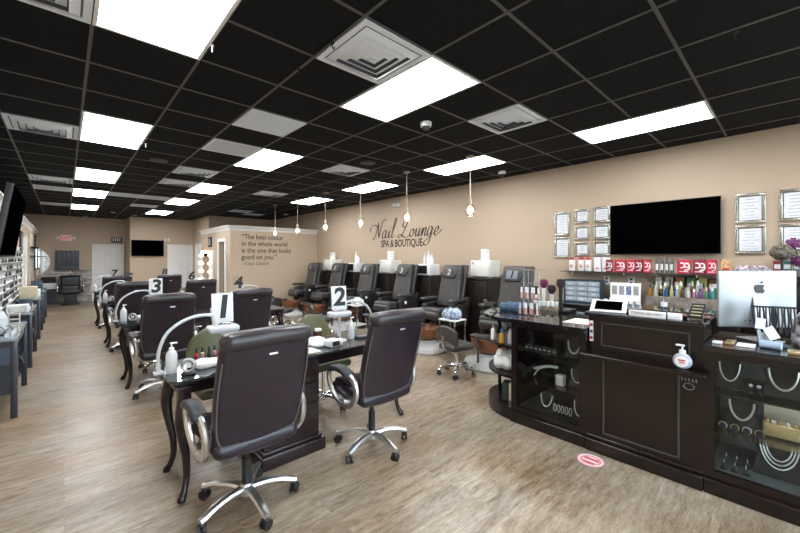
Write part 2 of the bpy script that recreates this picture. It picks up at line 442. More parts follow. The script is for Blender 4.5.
VENTW = pm('vent_white', (.80, .86, .94), .4, var=.02); VDARK = pm('vent_dark', (.16, .17, .19), .8)
def proto_vent():
    t = thing('ceiling_vent', 'x', 'ceiling vent', (0, 0, CE))
    def ring(m, h0, h1, z0, z1):
        q = []
        for (h, z) in ((h0, z0), (h1, z1)): q.append([(-h, -h, z), (h, -h, z), (h, h, z), (-h, h, z)])
        vs = q[0]+q[1]; m._add(vs, [(k, (k+1) % 4, 4+(k+1) % 4, 4+k) for k in range(4)])
    m = MB(); a = T/2-.008
    for (p, q, r_, s_) in ((-a, a, -a, -a+.04), (-a, a, a-.04, a), (-a, -a+.04, -a+.04, a-.04), (a-.04, a, -a+.04, a-.04)): m.bb(p, q, r_, s_, -.016, -.007)
    m.build('vent_frame', VENTW, t)
    MB().bb(-a+.03, a-.03, -a+.03, a-.03, -.0085, -.0070).build('backing', VDARK, t)
    for k in range(4):
        h = .245-.058*k; m = MB(); ring(m, h, h-.046, -.014, -.034); ring(m, h-.004, h-.050, -.012, -.036)
        m.build('louvre', VENTW, t)
    MB().bb(-.030, .030, -.030, .030, -.036, -.026).build('centre_plate', VENTW, t)
    return t
VP = proto_vent()
vents = [(-1, -1, 'white four-way air diffuser cut off by the top left corner of the picture'),
 (2, -2, 'big white four-way square air diffuser at top centre beside the light panel'),
 (5, -2, 'white four-way air diffuser right of the dome camera, between the centre and right lights'),
 (5, 3, 'white four-way air diffuser midway along the ceiling near the round speaker'),
 (5, 8, 'small far white four-way air diffuser left of the farthest right-hand light'),
 (-1, 4, 'white four-way air diffuser beside the second light of the left column'),
 (2, 6, 'white air diffuser behind the plain white return grille, right of the left light column'),
 (2, 8, 'white air diffuser farther back beside the third light of the middle column'),
 (-1, 10, 'white air diffuser far back on the left beside the third left light')]
for n_, (i, j, lab) in enumerate(vents):
    loc = (GX+(i+.5)*T, GY+(j+.5)*T, CE)
    if n_ == 0: VP.location = loc; VP['label'] = lab; VP['group'] = 'four-way air diffusers'
    else: dup(VP, loc, None, lab, 'four-way air diffusers')
def grille(i, j, lab, slats=True, grp='return grilles'):
    t = thing('return_grille', lab, 'return grille', (GX+(i+.5)*T, GY+(j+.5)*T, CE), 0, grp)
    a = T/2-.008; m = MB()
    for (p, q, r_, s_) in ((-a, a, -a, -a+.03), (-a, a, a-.03, a), (-a, -a+.03, -a+.03, a-.03), (a-.03, a, -a+.03, a-.03)): m.bb(p, q, r_, s_, -.013, -.007)
    m.build('grille_frame', VENTW, t)
    m = MB().bb(-a+.03, a-.03, -a+.03, a-.03, -.0090, -.0075)
    m.build('panel', pm('grille_panel', (.60, .65, .72), .5), t)
    if slats:
        m = MB()
        for k in range(13): m.box((0, -a+.05+k*.042, -.012), (2*a-.06, .022, .006))
        m.build('slats', VENTW, t)
    return t
grille(2, 1, 'white louvred return grille in the ceiling nearer the camera, left of centre')
grille(2, 3, 'plain greyish return panel in the ceiling, next beyond the louvred grille', False)
grille(-1, 12, 'white return panel far back in the left ceiling column, before the last one', False)
grille(-1, 17, 'white return panel farthest back in the left ceiling column', False)
grille(1, 12, 'white return panel far back between the left and middle light columns, left one of two', False)
grille(2, 12, 'white return panel far back touching the fourth middle light, right one of two', False)
grille(2, 15, 'white return panel far back just before the last middle light', False)
grille(6, 14, 'white return panel high above the boxed-in room, left one of two', False)
grille(7, 15, 'white return panel high above the boxed-in room, right one of two', False)
# dome cameras, sprinklers, speakers, hooks
def dome(x, y, lab):
    t = thing('dome_camera', lab, 'security camera', (x, y, CE-.0065))
    MB().lathe([(0, 0), (.062, 0), (.064, -.02), (.056, -.048), (0, -.048)], n=20).build('housing', WPLAS, t)
    MB().lathe([(.046, -.044), (.042, -.062), (.028, -.08), (0, -.088)], n=20).build('dome_cover', pm('smoked_dome', (.05, .05, .055), .1), t)
    return t
dome(GX+4.53*T, GY-.46*T, 'white dome security camera on the ceiling beside the long centre light panel')
dome(GX+8.77*T, GY+.62*T, 'white dome security camera on the ceiling close to the right wall near the nearest pendant')
def disc(x, y, lab, cat, name, r=.09, m_=None):
    return tag(MB().lathe([(0, 0), (r, 0), (r, -.012), (r*.6, -.02), (0, -.02)], n=20).build(name, m_ or BLKM, None, (x, y, CE-.0065)), lab, cat)
disc(GX+5.43*T, GY+2.4*T, 'round black ceiling speaker near the middle diffuser', 'ceiling speaker', 'ceiling_speaker', .12, pm('speaker_grey', (.05, .045, .04), .6))
disc(GX+1.5*T, GY+5.7*T, 'round black ceiling speaker right of the second left light', 'ceiling speaker', 'ceiling_speaker', .12, MATS['speaker_grey'])
for (i, j, lab) in [(1.68, 19.47, 'white smoke detector far back above the left half of the wall screen'), (.69, 22.9, 'white smoke detector farthest back above the exit wall'),
                    (2.71, 20.3, 'white smoke detector far back above the wall screen'), (8.78, 14.1, 'white smoke detector above the boxed-in room')]:
    disc(GX+i*T, GY+j*T, lab, 'smoke detector', 'smoke_detector', .07, WPLAS)
for (i, j, lab) in [(2.0, -1.4, 'black ceiling hook at the edge of the big square diffuser'), (1.99, -.63, 'black ceiling hook left of the big square diffuser'),
                    (5.04, -2.44, 'black ceiling hook between the right diffuser and right light'), (5.06, -4.49, 'black ceiling hook at the far upper right')]:
    m = MB().lathe([(0, 0), (.018, 0), (.018, -.008), (0, -.008)], n=12); m.tube([(0, 0, -.005), (0, 0, -.03), (.008, 0, -.04), (.016, 0, -.035), (.016, 0, -.022)], .004, 6)
    tag(m.build('ceiling_hook', BLKM, None, (GX+i*T, GY+j*T, CE-.0065)), lab, 'hook')
for (i, j, lab) in [(1.02, -.44, 'small white ceiling hook at the edge of the top left light'), (1.05, 4.36, 'small white ceiling hook at the edge of the second left light')]:
    m = MB().lathe([(0, 0), (.012, 0), (.012, -.008), (0, -.008)], n=12); m.tube([(0, 0, -.005), (0, 0, -.05)], .005, 6)
    tag(m.build('ceiling_hook', WPLAS, None, (GX+i*T, GY+j*T, CE-.0065)), lab, 'hook')
# pendants
BULB = pm('pendant_bulb', (1, .9, .8), .3, var=0, emis=(1., .78, .52), estr=9.)
FROST = glassy('pendant_glass', (.97, .94, .90), .10, .1)
t = thing('pendant_lamp', 'x', 'pendant lamp', (4.3, 3.17, CE))
MB().lathe([(0, -.006), (.062, -.006), (.062, -.02), (.03, -.034), (0, -.034)], n=20).build('canopy', BRASS, t)
MB().tube([(0, 0, -.03), (0, 0, -.64)], .0065, 8).build('rod', BRASS, t)
MB().lathe([(0, -.62), (.02, -.625), (.026, -.66), (.03, -.70), (0, -.70)], n=16).build('socket', BRASS, t)
MB().lathe([(.030, -.69), (.040, -.72), (.062, -.77), (.070, -.81), (.062, -.85), (.04, -.875), (.02, -.88)], n=20).build('glass_shade', FROST, t)
MB().sphere((0, 0, -.79), .042, 14, sz=1.25).build('bulb', BULB, t)
pl = ['pendant lamp nearest the camera, above the first pedicure chairs', 'second pendant lamp from the right, above the wall lettering', 'third pendant lamp from the right',
      'fourth pendant lamp from the right', 'fifth pendant lamp from the right, in front of the white crown moulding', 'farthest pendant lamp, leftmost, just right of the wall quotation']
for k in range(6):
    y = 3.17+1.32*k
    if k == 0: t['label'] = pl[0]; t['group'] = 'pendant lamps over the pedicure row'; pend = t
    else: dup(pend, (4.3, y, CE), None, pl[k], 'pendant lamps over the pedicure row')
# emergency light on the right wall
t = thing('emergency_light', 'small white emergency light unit high on the right wall above the lettering', 'emergency light', (WX+.002, 6.55, 2.86))
MB().rb((-.03, 0, 0), (.06, .26, .09), .01).build('housing', WPLAS, t)
for s_ in (-1, 1): MB().cyl((-.05, s_*.07, 0), (-.1, s_*.07, -.01), .035, .03).build('lamp_head', WPLAS, t)
# ------------------------------------------------------------------ manicure desks
DT = .76
GTOP = pm('glass_table_top', (.035, .045, .047), .06, var=.4, scale=6, spec=.8)
def cab_leg(x, y, sx, sy):
    """cabriole leg, knee thrown out towards (sx, sy)"""
    m = MB(); P = []; r = []
    for (z, o_, w_) in [(.66, 0, .040), (.58, .012, .040), (.50, .018, .037), (.38, .004, .029), (.26, -.016, .024), (.14, -.020, .020), (.06, -.004, .020), (.02, .014, .025), (0, .018, .024)]:
        P.append((x+sx*o_, y+sy*o_, z)); r.append(w_)
    P2 = cr(P, 3); r2 = []
    for i in range(len(P2)):
        u = i/3; k = min(int(u), len(r)-2); r2.append(r[k]*(1-(u-k))+r[k+1]*(u-k))
    P2[-1].z = 0
    m.tube(P2, r2, 10); m.rb((x, y, .69), (.075, .075, .11), .008)
    return m
def desk():
    """2.1 m double manicure desk; origin at the floor under its middle"""
    t = thing('manicure_desk', 'x', 'desk')
    hx, hy = 1.04, .30
    c = .05
    poly = [(-hx+c, -hy), (hx-c, -hy), (hx, -hy+c), (hx, hy-c), (hx-c, hy), (-hx+c, hy), (-hx, hy-c), (-hx, -hy+c)]
    MB().prism(poly, .773, .787).build('glass_top', GTOP, t)
    m = MB(); m.rb((0, 0, .757), (2*hx-.05, 2*hy-.05, .030), .006).bb(-hx+.09, hx-.09, -hy+.06, -hy+.08, .68, .745).bb(-hx+.09, hx-.09, hy-.08, hy-.06, .68, .745).bb(-hx+.06, -hx+.08, -hy+.09, hy-.09, .68, .745).bb(hx-.08, hx-.06, -hy+.09, hy-.09, .68, .745)
    m.build('apron', DWOOD2, t)
    for sx in (-1, 1):
        for sy in (-1, 1): cab_leg(sx*(hx-.085), -.262 if sy < 0 else .17, sx, sy).build('leg', DWOOD2, t)
    p = MB().bb(-.23, .23, -.25, .22, .09, .742).rb((0, 0, .05), (.54, .60, .10), .012).rb((0, 0, .11), (.50, .55, .03), .01)
    pe = p.build('pedestal', DWOOD2, t); pe.location = (-.20, -.03, 0)
    for k, (z0, z1) in enumerate([(.16, .40), (.42, .56), (.58, .70)]):
        d = MB().rb((0, -.258, (z0+z1)/2), (.41, .018, z1-z0), .005).rb((0, -.268, (z0+z1)/2), (.34, .006, z1-z0-.06), .003)
        d.build('drawer', DWOOD2, pe)
        MB().rb((0, -.279, (z0+z1)/2+.02), (.07, .02, .012), .005).build('drawer_handle', SILVER, pe)
    for s_ in (-1, 1):
        MB().rb((s_*.235, 0, .40), (.012, .34, .52), .004).rb((s_*.241, 0, .40), (.006, .26, .42), .002).build('side_panel', DWOOD2, pe)
    return t
dk = desk()
ROWY = [2.97, 5.74, 8.51, 11.28]; DX = 1.53
rown = ['in the row nearest the camera', 'in the second row', 'in the third row', 'in the farthest row']
G_D = 'double manicure desks down the middle of the salon'
for k, y in enumerate(ROWY):
    lab = 'dark wooden manicure desk with glass top '+rown[k]
    if k == 0: dk.location = (DX, y, 0); dk['label'] = lab; dk['group'] = G_D
    else: dup(dk, (DX, y, 0), 0, lab, G_D)

# ------------------------------------------------------------------ executive chair
CASTW = pm('caster_black', (.015, .015, .017), .4)
def caster(m, x, y, a):
    ca, sa = cos(a), sin(a)
    for s_ in (-1, 1):
        o_ = Vector((-sa*s_*.016, ca*s_*.016, 0))
        m.cyl(Vector((x, y, .030))+o_*.55, Vector((x, y, .030))+o_*1.55, .030, n=14)
    m.cyl((x, y, .03), (x, y, .078), .009, n=8)
    m.rb((x, y, .056), (.03, .03, .022), .008)
def star_base(t, R0=.31, col=SILVER, rot=0., h=.105):
    m = MB(); m.lathe([(0, .07), (.045, .07), (.05, .09), (.042, .125), (.034, .14), (0, .14)], n=16)
    for k in range(5):
        a = rot+2*pi*k/5; P = [(cos(a)*r_, sin(a)*r_, z) for r_, z in ((.03, .112), (.12, .120), (.22, .108), (R0-.02, .088), (R0+.012, .080))]
        m.tube(cr(P, 3), [(.034-.0010*i, .019) for i in range(13)], 8)
    m.build('star_base', col, t)
    for k in range(5):
        a = rot+2*pi*k/5; m = MB(); caster(m, cos(a)*R0, sin(a)*R0, a+1.1+k); m.build('caster', CASTW, t)
def exec_chair():
    """faces +Y; origin at the floor below the gas column"""
    t = thing('executive_chair', 'x', 'office chair')
    star_base(t, .30, SILVER, R(-17))
    MB().cyl((0, 0, .12), (0, 0, .30), .028).cyl((0, 0, .28), (0, 0, .43), .018).rb((0, .0, .43), (.22, .26, .04), .01).build('gas_column', BLACK, t)
    # seat
    def fs(x, y, z): return (x*(1+.05*y), y, z+.05*(x*x)*6-.02*(y/.25)**2+(.012 if z > 0 else 0)*cos(x*9))
    MB().rb((0, .02, .49), (.52, .50, .11), .05, 5, 3, fs).build('seat', LEATH, t)
    MB().rb((0, .03, .545), (.44, .42, .05), .024, 4, 3, lambda x, y, z: (x, y, z+.3*x*x-.02*(y/.25)**2)).build('seat_cushion', LEATH, t)
    # back: outer shell leaning back, arched in plan, bottom edge rounded
    def bend(x, y, z):
        zz = z+.0
        y2 = y - .10*(z/.35) - .02*(1-(x/.26)**2)*1.0 + .02
        x2 = x*(1.0+.05*sin((z+.36)*4))
        if z < -.22: zz = z-.055*(1-(x/.26)**2)*((-.22-z)/.12)
        if z > .26: zz = z+.014*(1-(x/.26)**2)
        return (x2, y2, zz)
    MB().rb((0, -.265, .80), (.505, .075, .64), .032, 7, 3, bend).build('back_shell', LEATH, t)
    MB().rb((0, -.215, .79), (.44, .085, .60), .04, 7, 3, lambda x, y, z: (x, bend(x, y, z)[1]+.012*cos(z*14), z)).build('back_cushion', LEATH, t)
    # rolled head section
    def bh(x, y, z): return (x, y-.020*(1-(x/.26)**2), z+.012*(1-(x/.26)**2))
    MB().rb((0, -.345, 1.125), (.515, .125, .10), .046, 6, 3, bh).build('head_roll', LEATHT, t)
    # piping that follows the edge of the shell
    P = []
    for (x, z) in [(-.24, .22), (-.243, .05), (-.24, -.12), (-.225, -.25), (-.17, -.285), (0, -.30), (.17, -.285), (.225, -.25), (.24, -.12), (.243, .05), (.24, .22)]:
        q = bend(x, -.037, max(z, -.29)); P.append((q[0], q[1]-.265-.001, q[2]+.80))
    MB().tube(cr(P, 4), .0045, 6).build('piping', pm('piping_thread', (.12, .10, .10), .4), t)
    q = bend(0, -.04, .235); MB().rb((.02, q[1]-.266, q[2]+.80), (.05, .003, .011), .001).build('maker_plate', SILVER, t)
    # armrests
    for s_ in (-1, 1):
        P = [(s_*.30, -.17, .66), (s_*.305, -.02, .70), (s_*.305, .12, .69), (s_*.30, .19, .62), (s_*.295, .17, .53), (s_*.29, .08, .455), (s_*.285, -.04, .43), (s_*.285, -.14, .47), (s_*.29, -.20, .56)]
        a_ = MB().tube(cr(P, 4, True), [(.019, .026)]*36, 8, closed=True)
        a_.rb((s_*.25, .0, .455), (.10, .10, .03), .01)
        ao = a_.build('armrest', SILVER, t)
        MB().rb((s_*.305, .0, .715), (.085, .30, .055), .026, 4, 3, lambda x, y, z: (x, y, z-.10*(y/.15)**2*.35)).build('arm_pad', pm('arm_pad_black', (.02, .023, .027), .45), ao)
    MB().tube([(.1, 0, .42), (.24, .03, .41), (.29, .03, .405)], .006, 6).rb((.31, .03, .405), (.05, .018, .012), .005).build('height_lever', BLACK, t)
    return t
ex = exec_chair()
G_E = 'brown leather executive chairs at the manicure desks'
pos = ['leftmost', 'right']
exl = [('big brown leather executive chair nearest the camera, at the left half of the first desk', .86, 2.39, 0),
       ('brown leather executive chair with its silver arm loop showing, right half of first desk', 1.90, 2.41, R(-2)),
       ('brown leather executive chair in front of the sign number 3', .87, 5.08, 0),
       ('brown leather executive chair in front of the sign number 4', 1.80, 5.14, R(2)),
       ('brown leather executive chair just in front of the sign number 5', .87, 7.87, 0),
       ('brown leather executive chair just in front of the sign number 6', 1.88, 7.87, R(2)),
       ('brown leather executive chair in the farthest row by the sign number 7', .87, 10.62, 0),
       ('brown leather executive chair in the farthest row by the sign number 8', 1.88, 10.62, 0)]
for k, (lab, x, y, a_) in enumerate(exl):
    if k == 0: ex.location = (x, y, 0); ex.rotation_euler = (0, 0, a_); ex['label'] = lab; ex['group'] = G_E
    else: dup(ex, (x, y, 0), a_, lab, G_E)
# ------------------------------------------------------------------ green customer chairs (face -Y)
GREEN = pm('olive_green_vinyl', (.095, .102, .044), .45, var=.12, scale=8)
def green_chair():
    t = thing('customer_chair', 'x', 'chair')
    star_base(t, .27, CHROME, R(0))
    MB().cyl((0, 0, .12), (0, 0, .42), .022).rb((0, 0, .42), (.2, .2, .02), .008).build('gas_column', CHROME, t)
    MB().rb((0, 0, .465), (.46, .44, .08), .038, 4, 3).build('seat', GREEN, t)
    def f(x, y, z): return (x*(1-.10*(z/.2)), y+.30*x*x+.04*(z/.2)-.02, z-.13*(x/.23)**2*(1 if z > 0 else 0))
    MB().rb((0, .225, .76), (.47, .06, .38), .028, 8, 3, f).build('backrest', GREEN, t)
    for s_ in (-1, 1):
        MB().tube(cr([(s_*.12, .1, .43), (s_*.14, .24, .44), (s_*.14, .28, .55), (s_*.13, .26, .68)], 4), .011, 8).build('back_support', CHROME, t)
    return t
gc = green_chair()
G_G = 'green customer chairs behind the manicure desks'
gl = ['olive green chair behind the glass desk, left of the nearest executive chair', 'olive green chair behind the glass desk, seen between the two nearest executive chairs',
      'olive green chair behind the desk with sign 3', 'olive green chair behind the desk with sign 4', 'olive green chair behind the desk with sign 5',
      'olive green chair behind the desk with sign 6', 'olive green chair behind the desk with sign 7', 'olive green chair behind the desk with sign 8']
k = 0
for r_, y in enumerate(ROWY):
    for x in (1.03, 2.04):
        if k == 0: gc.location = (x, y+.46, 0); gc['label'] = gl[0]; gc['group'] = G_G
        else: dup(gc, (x, y+.46, 0), 0, gl[k], G_G)
        k += 1
# ------------------------------------------------------------------ desk lamps, number signs and table-top items
LWHITE = pm('lamp_white', (.52, .54, .57), .25, var=.03)
def lamp():
    """arm rises from x=-.38 to a flat head over the origin"""
    t = thing('manicure_lamp', 'x', 'desk lamp')
    MB().rb((-.40, -.02, .010), (.06, .06, .02), .006).cyl((-.40, -.02, .02), (-.40, -.02, .07), .016).build('lamp_base', LWHITE, t)
    P = [(-.40, -.02, .055), (-.395, -.02, .16), (-.34, -.015, .28), (-.22, -.01, .355), (-.10, 0, .37), (-.04, 0, .35)]
    MB().tube(cr(P, 6), .0115, 10).build('gooseneck', LWHITE, t)
    MB().rb((.02, 0, .255), (.22, .13, .055), .024, 3, 3).cyl((-.03, 0, .27), (-.05, 0, .36), .02, .016).build('lamp_head', LWHITE, t)
    MB().lathe([(0, 0), (.075, 0), (.075, .012), (.02, .02), (.016, .23), (0, .23)], c=(.03, .01, 0), n=18).build('stand', LWHITE, t)
    return t
lp = lamp()
SIGNW = pm('sign_card', (.62, .63, .64), .35, var=.04)
CLEARS = glassy('sign_clear', (.95, .96, .97), .0, .3)
def sign(num, lab, x, y, z, rz=0.):
    t = thing('number_sign', lab, 'sign', (x, y, z), rz, 'numbered signs on the manicure desks')
    MB().rb((0, .02, .006), (.13, .08, .012), .004).build('sign_foot', ACRYL, t)
    M = Matrix.Translation((0, .015, .125)) @ Matrix.Rotation(R(-8), 4, 'X')
    MB().rb((0, 0, 0), (.15, .006, .22), .002, M=M).build('sign_card', SIGNW if num in '123' else CLEARS, t)
    tx = text(num, .235, INK, 'numeral', t, tuple(M @ Vector((0, -.0045, .0))), (R(82), 0, 0), .0008, .12, bold=.008)
    return t
SX = [.87, 1.96]
nums = ['1', '2', '3', '4', '5', '6', '7', '8']
k = 0
for r_, y in enumerate(ROWY):
    for s_ in (0, 1):
        lab = 'white gooseneck desk lamp holding up the number %s sign' % nums[k]
        if k == 0: lp.location = (SX[0], y-.01, .7875); lp['label'] = lab; lp['group'] = 'gooseneck lamps on the manicure desks'
        else: dup(lp, (SX[s_], y-.01, .7875), 0 if s_ == 0 else pi, lab, 'gooseneck lamps on the manicure desks')
        sign(nums[k], 'clear desk sign with a black number %s' % nums[k], SX[s_]+(.02 if s_ == 0 else -.02), y-.01, 1.074, R(-8) if s_ == 0 else R(-14))
        k += 1
PINK = pm('pink_plastic', (.65, .12, .16), .35); TEAL = pm('teal_plastic', (.05, .22, .28), .35); AMBER = pm('amber_liquid', (.10, .03, .015), .15)
SOFT = pm('translucent_bottle', (.66, .68, .70), .2, var=.04)
def pump_bottle():
    t = thing('pump_bottle', 'x', 'lotion bottle')
    MB().lathe([(0, 0), (.033, 0), (.036, .01), (.036, .12), (.028, .145), (.014, .158), (0, .158)], n=18).build('bottle_body', SOFT, t)
    MB().lathe([(0, .156), (.016, .156), (.016, .172), (.005, .176), (.005, .20), (0, .20)], n=12).rb((.012, 0, .203), (.045, .016, .012), .005).build('pump', WPLAS, t)
    return t
pb = pump_bottle()
def fan():
    t = thing('ring_fan', 'x', 'desk fan')
    m = MB(); m.tube([(cos(a)*.040, 0, .064+sin(a)*.040) for a in [2*pi*i/24 for i in range(24)]], [(.017, .009)]*24, 8, closed=True)
    m.build('ring', pm('fan_grey', (.42, .43, .45), .3, .3), t)
    MB().rb((0, 0, .064), (.034, .010, .034), .004).build('centre_tag', WPLAS, t)
    MB().rb((0, 0, .012), (.085, .07, .018), .008).build('fan_base', BLACK, t)
    MB().lathe([(0, 0), (.02, 0), (.02, .03), (0, .03)], c=(0, .03, .02), n=10).build('motor', BLACK, t)
    return t
fn = fan()
def jar(name, lab, cat, loc, r, h, body, lid, group=None):
    t = thing(name, lab, cat, loc, 0, group)
    MB().lathe([(0, 0), (r*.95, 0), (r, .006), (r, h*.78), (0, h*.78)], n=14).build('jar_body', body, t)
    MB().lathe([(0, h*.78), (r*.98, h*.78), (r*.98, h-.003), (r*.9, h), (0, h)], n=14).build('lid', lid, t)
    return t
def polish(name_loc, col, lab, grp):
    x, y, z = name_loc; t = thing('polish_bottle', lab, 'nail polish', (x, y, z), 0, grp)
    MB().rb((0, 0, .019), (.026, .026, .038), .008).build('bottle_body', col, t)
    MB().lathe([(0, .037), (.007, .037), (.0085, .045), (.0065, .078), (0, .08)], n=10).build('cap', BLACK, t)
    return t
def crumple(name, lab, cat, loc, dims, m_, seed=1, rz=0):
    rnd = random.Random(seed); ph = [rnd.uniform(0, 6) for _ in range(6)]
    def f(x, y, z):
        k = .18*(sin(x*60+ph[0])*cos(y*50+ph[1])+sin(y*90+ph[2]+x*30)*.6)
        return (x*(1+.12*sin(y*40+ph[3])), y*(1+.12*sin(x*40+ph[4])), z*(1+k) + (dims[2]*.15*sin(x*45+ph[5]) if z > 0 else 0))
    return tag(MB().rb((0, 0, dims[2]/2), dims, min(dims)*.45, 7, 3, f).build(name, m_, None, loc), lab, cat) if not rz else tag(MB().rb((0, 0, dims[2]/2), dims, min(dims)*.45, 7, 3, f, Matrix.Rotation(rz, 4, 'Z')).build(name, m_, None, loc), lab, cat)
ZT = .7875
POLC = [pm('polish_%d' % i, c, .15) for i, c in enumerate([(.5, .02, .05), (.6, .25, .3), (.1, .02, .12), (.55, .45, .38), (.02, .1, .25), (.5, .1, .02), (.03, .03, .03), (.6, .5, .1)])]
near = [' on the nearest desk', ' on the second desk', ' on the third desk', ' on the farthest desk']
k = 0
for r_, y in enumerate(ROWY):
    nd = near[r_]
    for s_ in (0, 1):
        num = nums[k]; sgn = 1 if s_ == 0 else -1; ex_ = DX-sgn*.94
        lab = 'translucent white pump bottle%s, at the end by sign %s' % (nd, num)
        px, py = (ex_+sgn*.03, y+.02) if s_ == 0 else (ex_-.12, y+.0)
        px = .545 if s_ == 0 else 2.08
        py = y-.05 if s_ == 0 else y+.0
        if k == 0: pb.location = (px, py, ZT); pb['label'] = lab; pb['group'] = 'pump bottles on the manicure desks'
        else: dup(pb, (px, py, ZT), 0, lab, 'pump bottles on the manicure desks')
        fx = DX-sgn*.86+ (0 if s_ == 0 else -.30)
        lab = 'round silver desk fan with black foot%s, by sign %s' % (nd, num)
        if s_ == 0:
            if k == 0: fn.location = (.62, y-.18, ZT); fn['label'] = lab; fn['group'] = 'ring fans on the manicure desks'; fn.rotation_euler = (0, 0, R(-25))
            else: dup(fn, (.62, y-.18, ZT), R(-25), lab, 'ring fans on the manicure desks')
        jar('cream_jar', 'amber jar with pale lid%s, under the lamp of sign %s' % (nd, num), 'jar', (SX[s_]+(.12 if s_ == 0 else -.13), y+.20, ZT), .035, .10, AMBER, WPLAS, 'amber jars on the manicure desks')
        crumple('hand_towel', 'crumpled white hand towel%s, %s half' % (nd, ['left', 'right'][s_]), 'towel', (SX[s_]-.10 if s_ == 0 else SX[s_]-.26, y-.06, ZT), (.17, .13, .05), WPAPER, k)
        if r_ < 3:
            for q in range(4):
                polish((SX[s_]+(-.10+q*.045 if s_ == 0 else -.30+q*.05), y+.24+.012*(q % 2), ZT), POLC[(q*3+k) % 8], 'small %s nail polish bottle%s behind sign %s' % (['red', 'orange', 'pink', 'black', 'mauve', 'ochre', 'beige', 'blue'][[0, 5, 1, 6, 2, 7, 3, 4].index((q*3+k) % 8)], nd, num), 'nail polish on the manicure desks')
        k += 1
    tag(MB().rb((0, 0, .03), (.20, .12, .06), .012).build('wipes_box', SIGNW, None, (DX+.14, y+.02, ZT)), 'pale tissue box'+nd+', near its middle', 'box')
    tag(MB().rb((0, 0, .004), (.24, .17, .008), .003).build('paper_mat', pm('cream_paper', (.62, .56, .45), .7), None, (DX-.05, y-.17, ZT)), 'cream paper mat'+nd+', at the near edge', 'mat')
    # two slim white bottles in the middle
    for q in range(2):
        t = thing('spray_bottle', 'slim white bottle with pointed nozzle%s, %s one of the pair' % (nd, ['left', 'right'][q]), 'bottle', (DX-.30+.07*q, y+.12, ZT), 0, 'slim white bottles in the desk middles')
        MB().lathe([(0, 0), (.022, 0), (.024, .008), (.024, .10), (.012, .12), (0, .12)], n=14).build('bottle_body', WPLAS, t)
        MB().lathe([(0, .118), (.011, .118), (.003, .165), (0, .165)], n=10).build('nozzle', WPLAS, t)
tag(MB().rb((0, 0, .012), (.22, .10, .024), .008).build('tool_tray', BLACK, None, (2.22, ROWY[0]-.05, ZT)), 'black tool tray on the nearest desk beside its right pump bottle', 'tray')
t = thing('drill_machine', 'small clear-topped nail drill box on the nearest desk right of the paper mat', 'nail drill', (1.78, ROWY[0]-.16, ZT), R(8))
MB().rb((0, 0, .035), (.15, .11, .07), .02).build('housing', SOFT, t); MB().lathe([(0, 0), (.02, 0), (.02, .01), (0, .012)], c=(.04, 0, .068), n=14).build('dial', BLACK, t)
MB().rb((-.02, -.057, .035), (.08, .004, .04), .002).build('front_plate', BLACK, t)

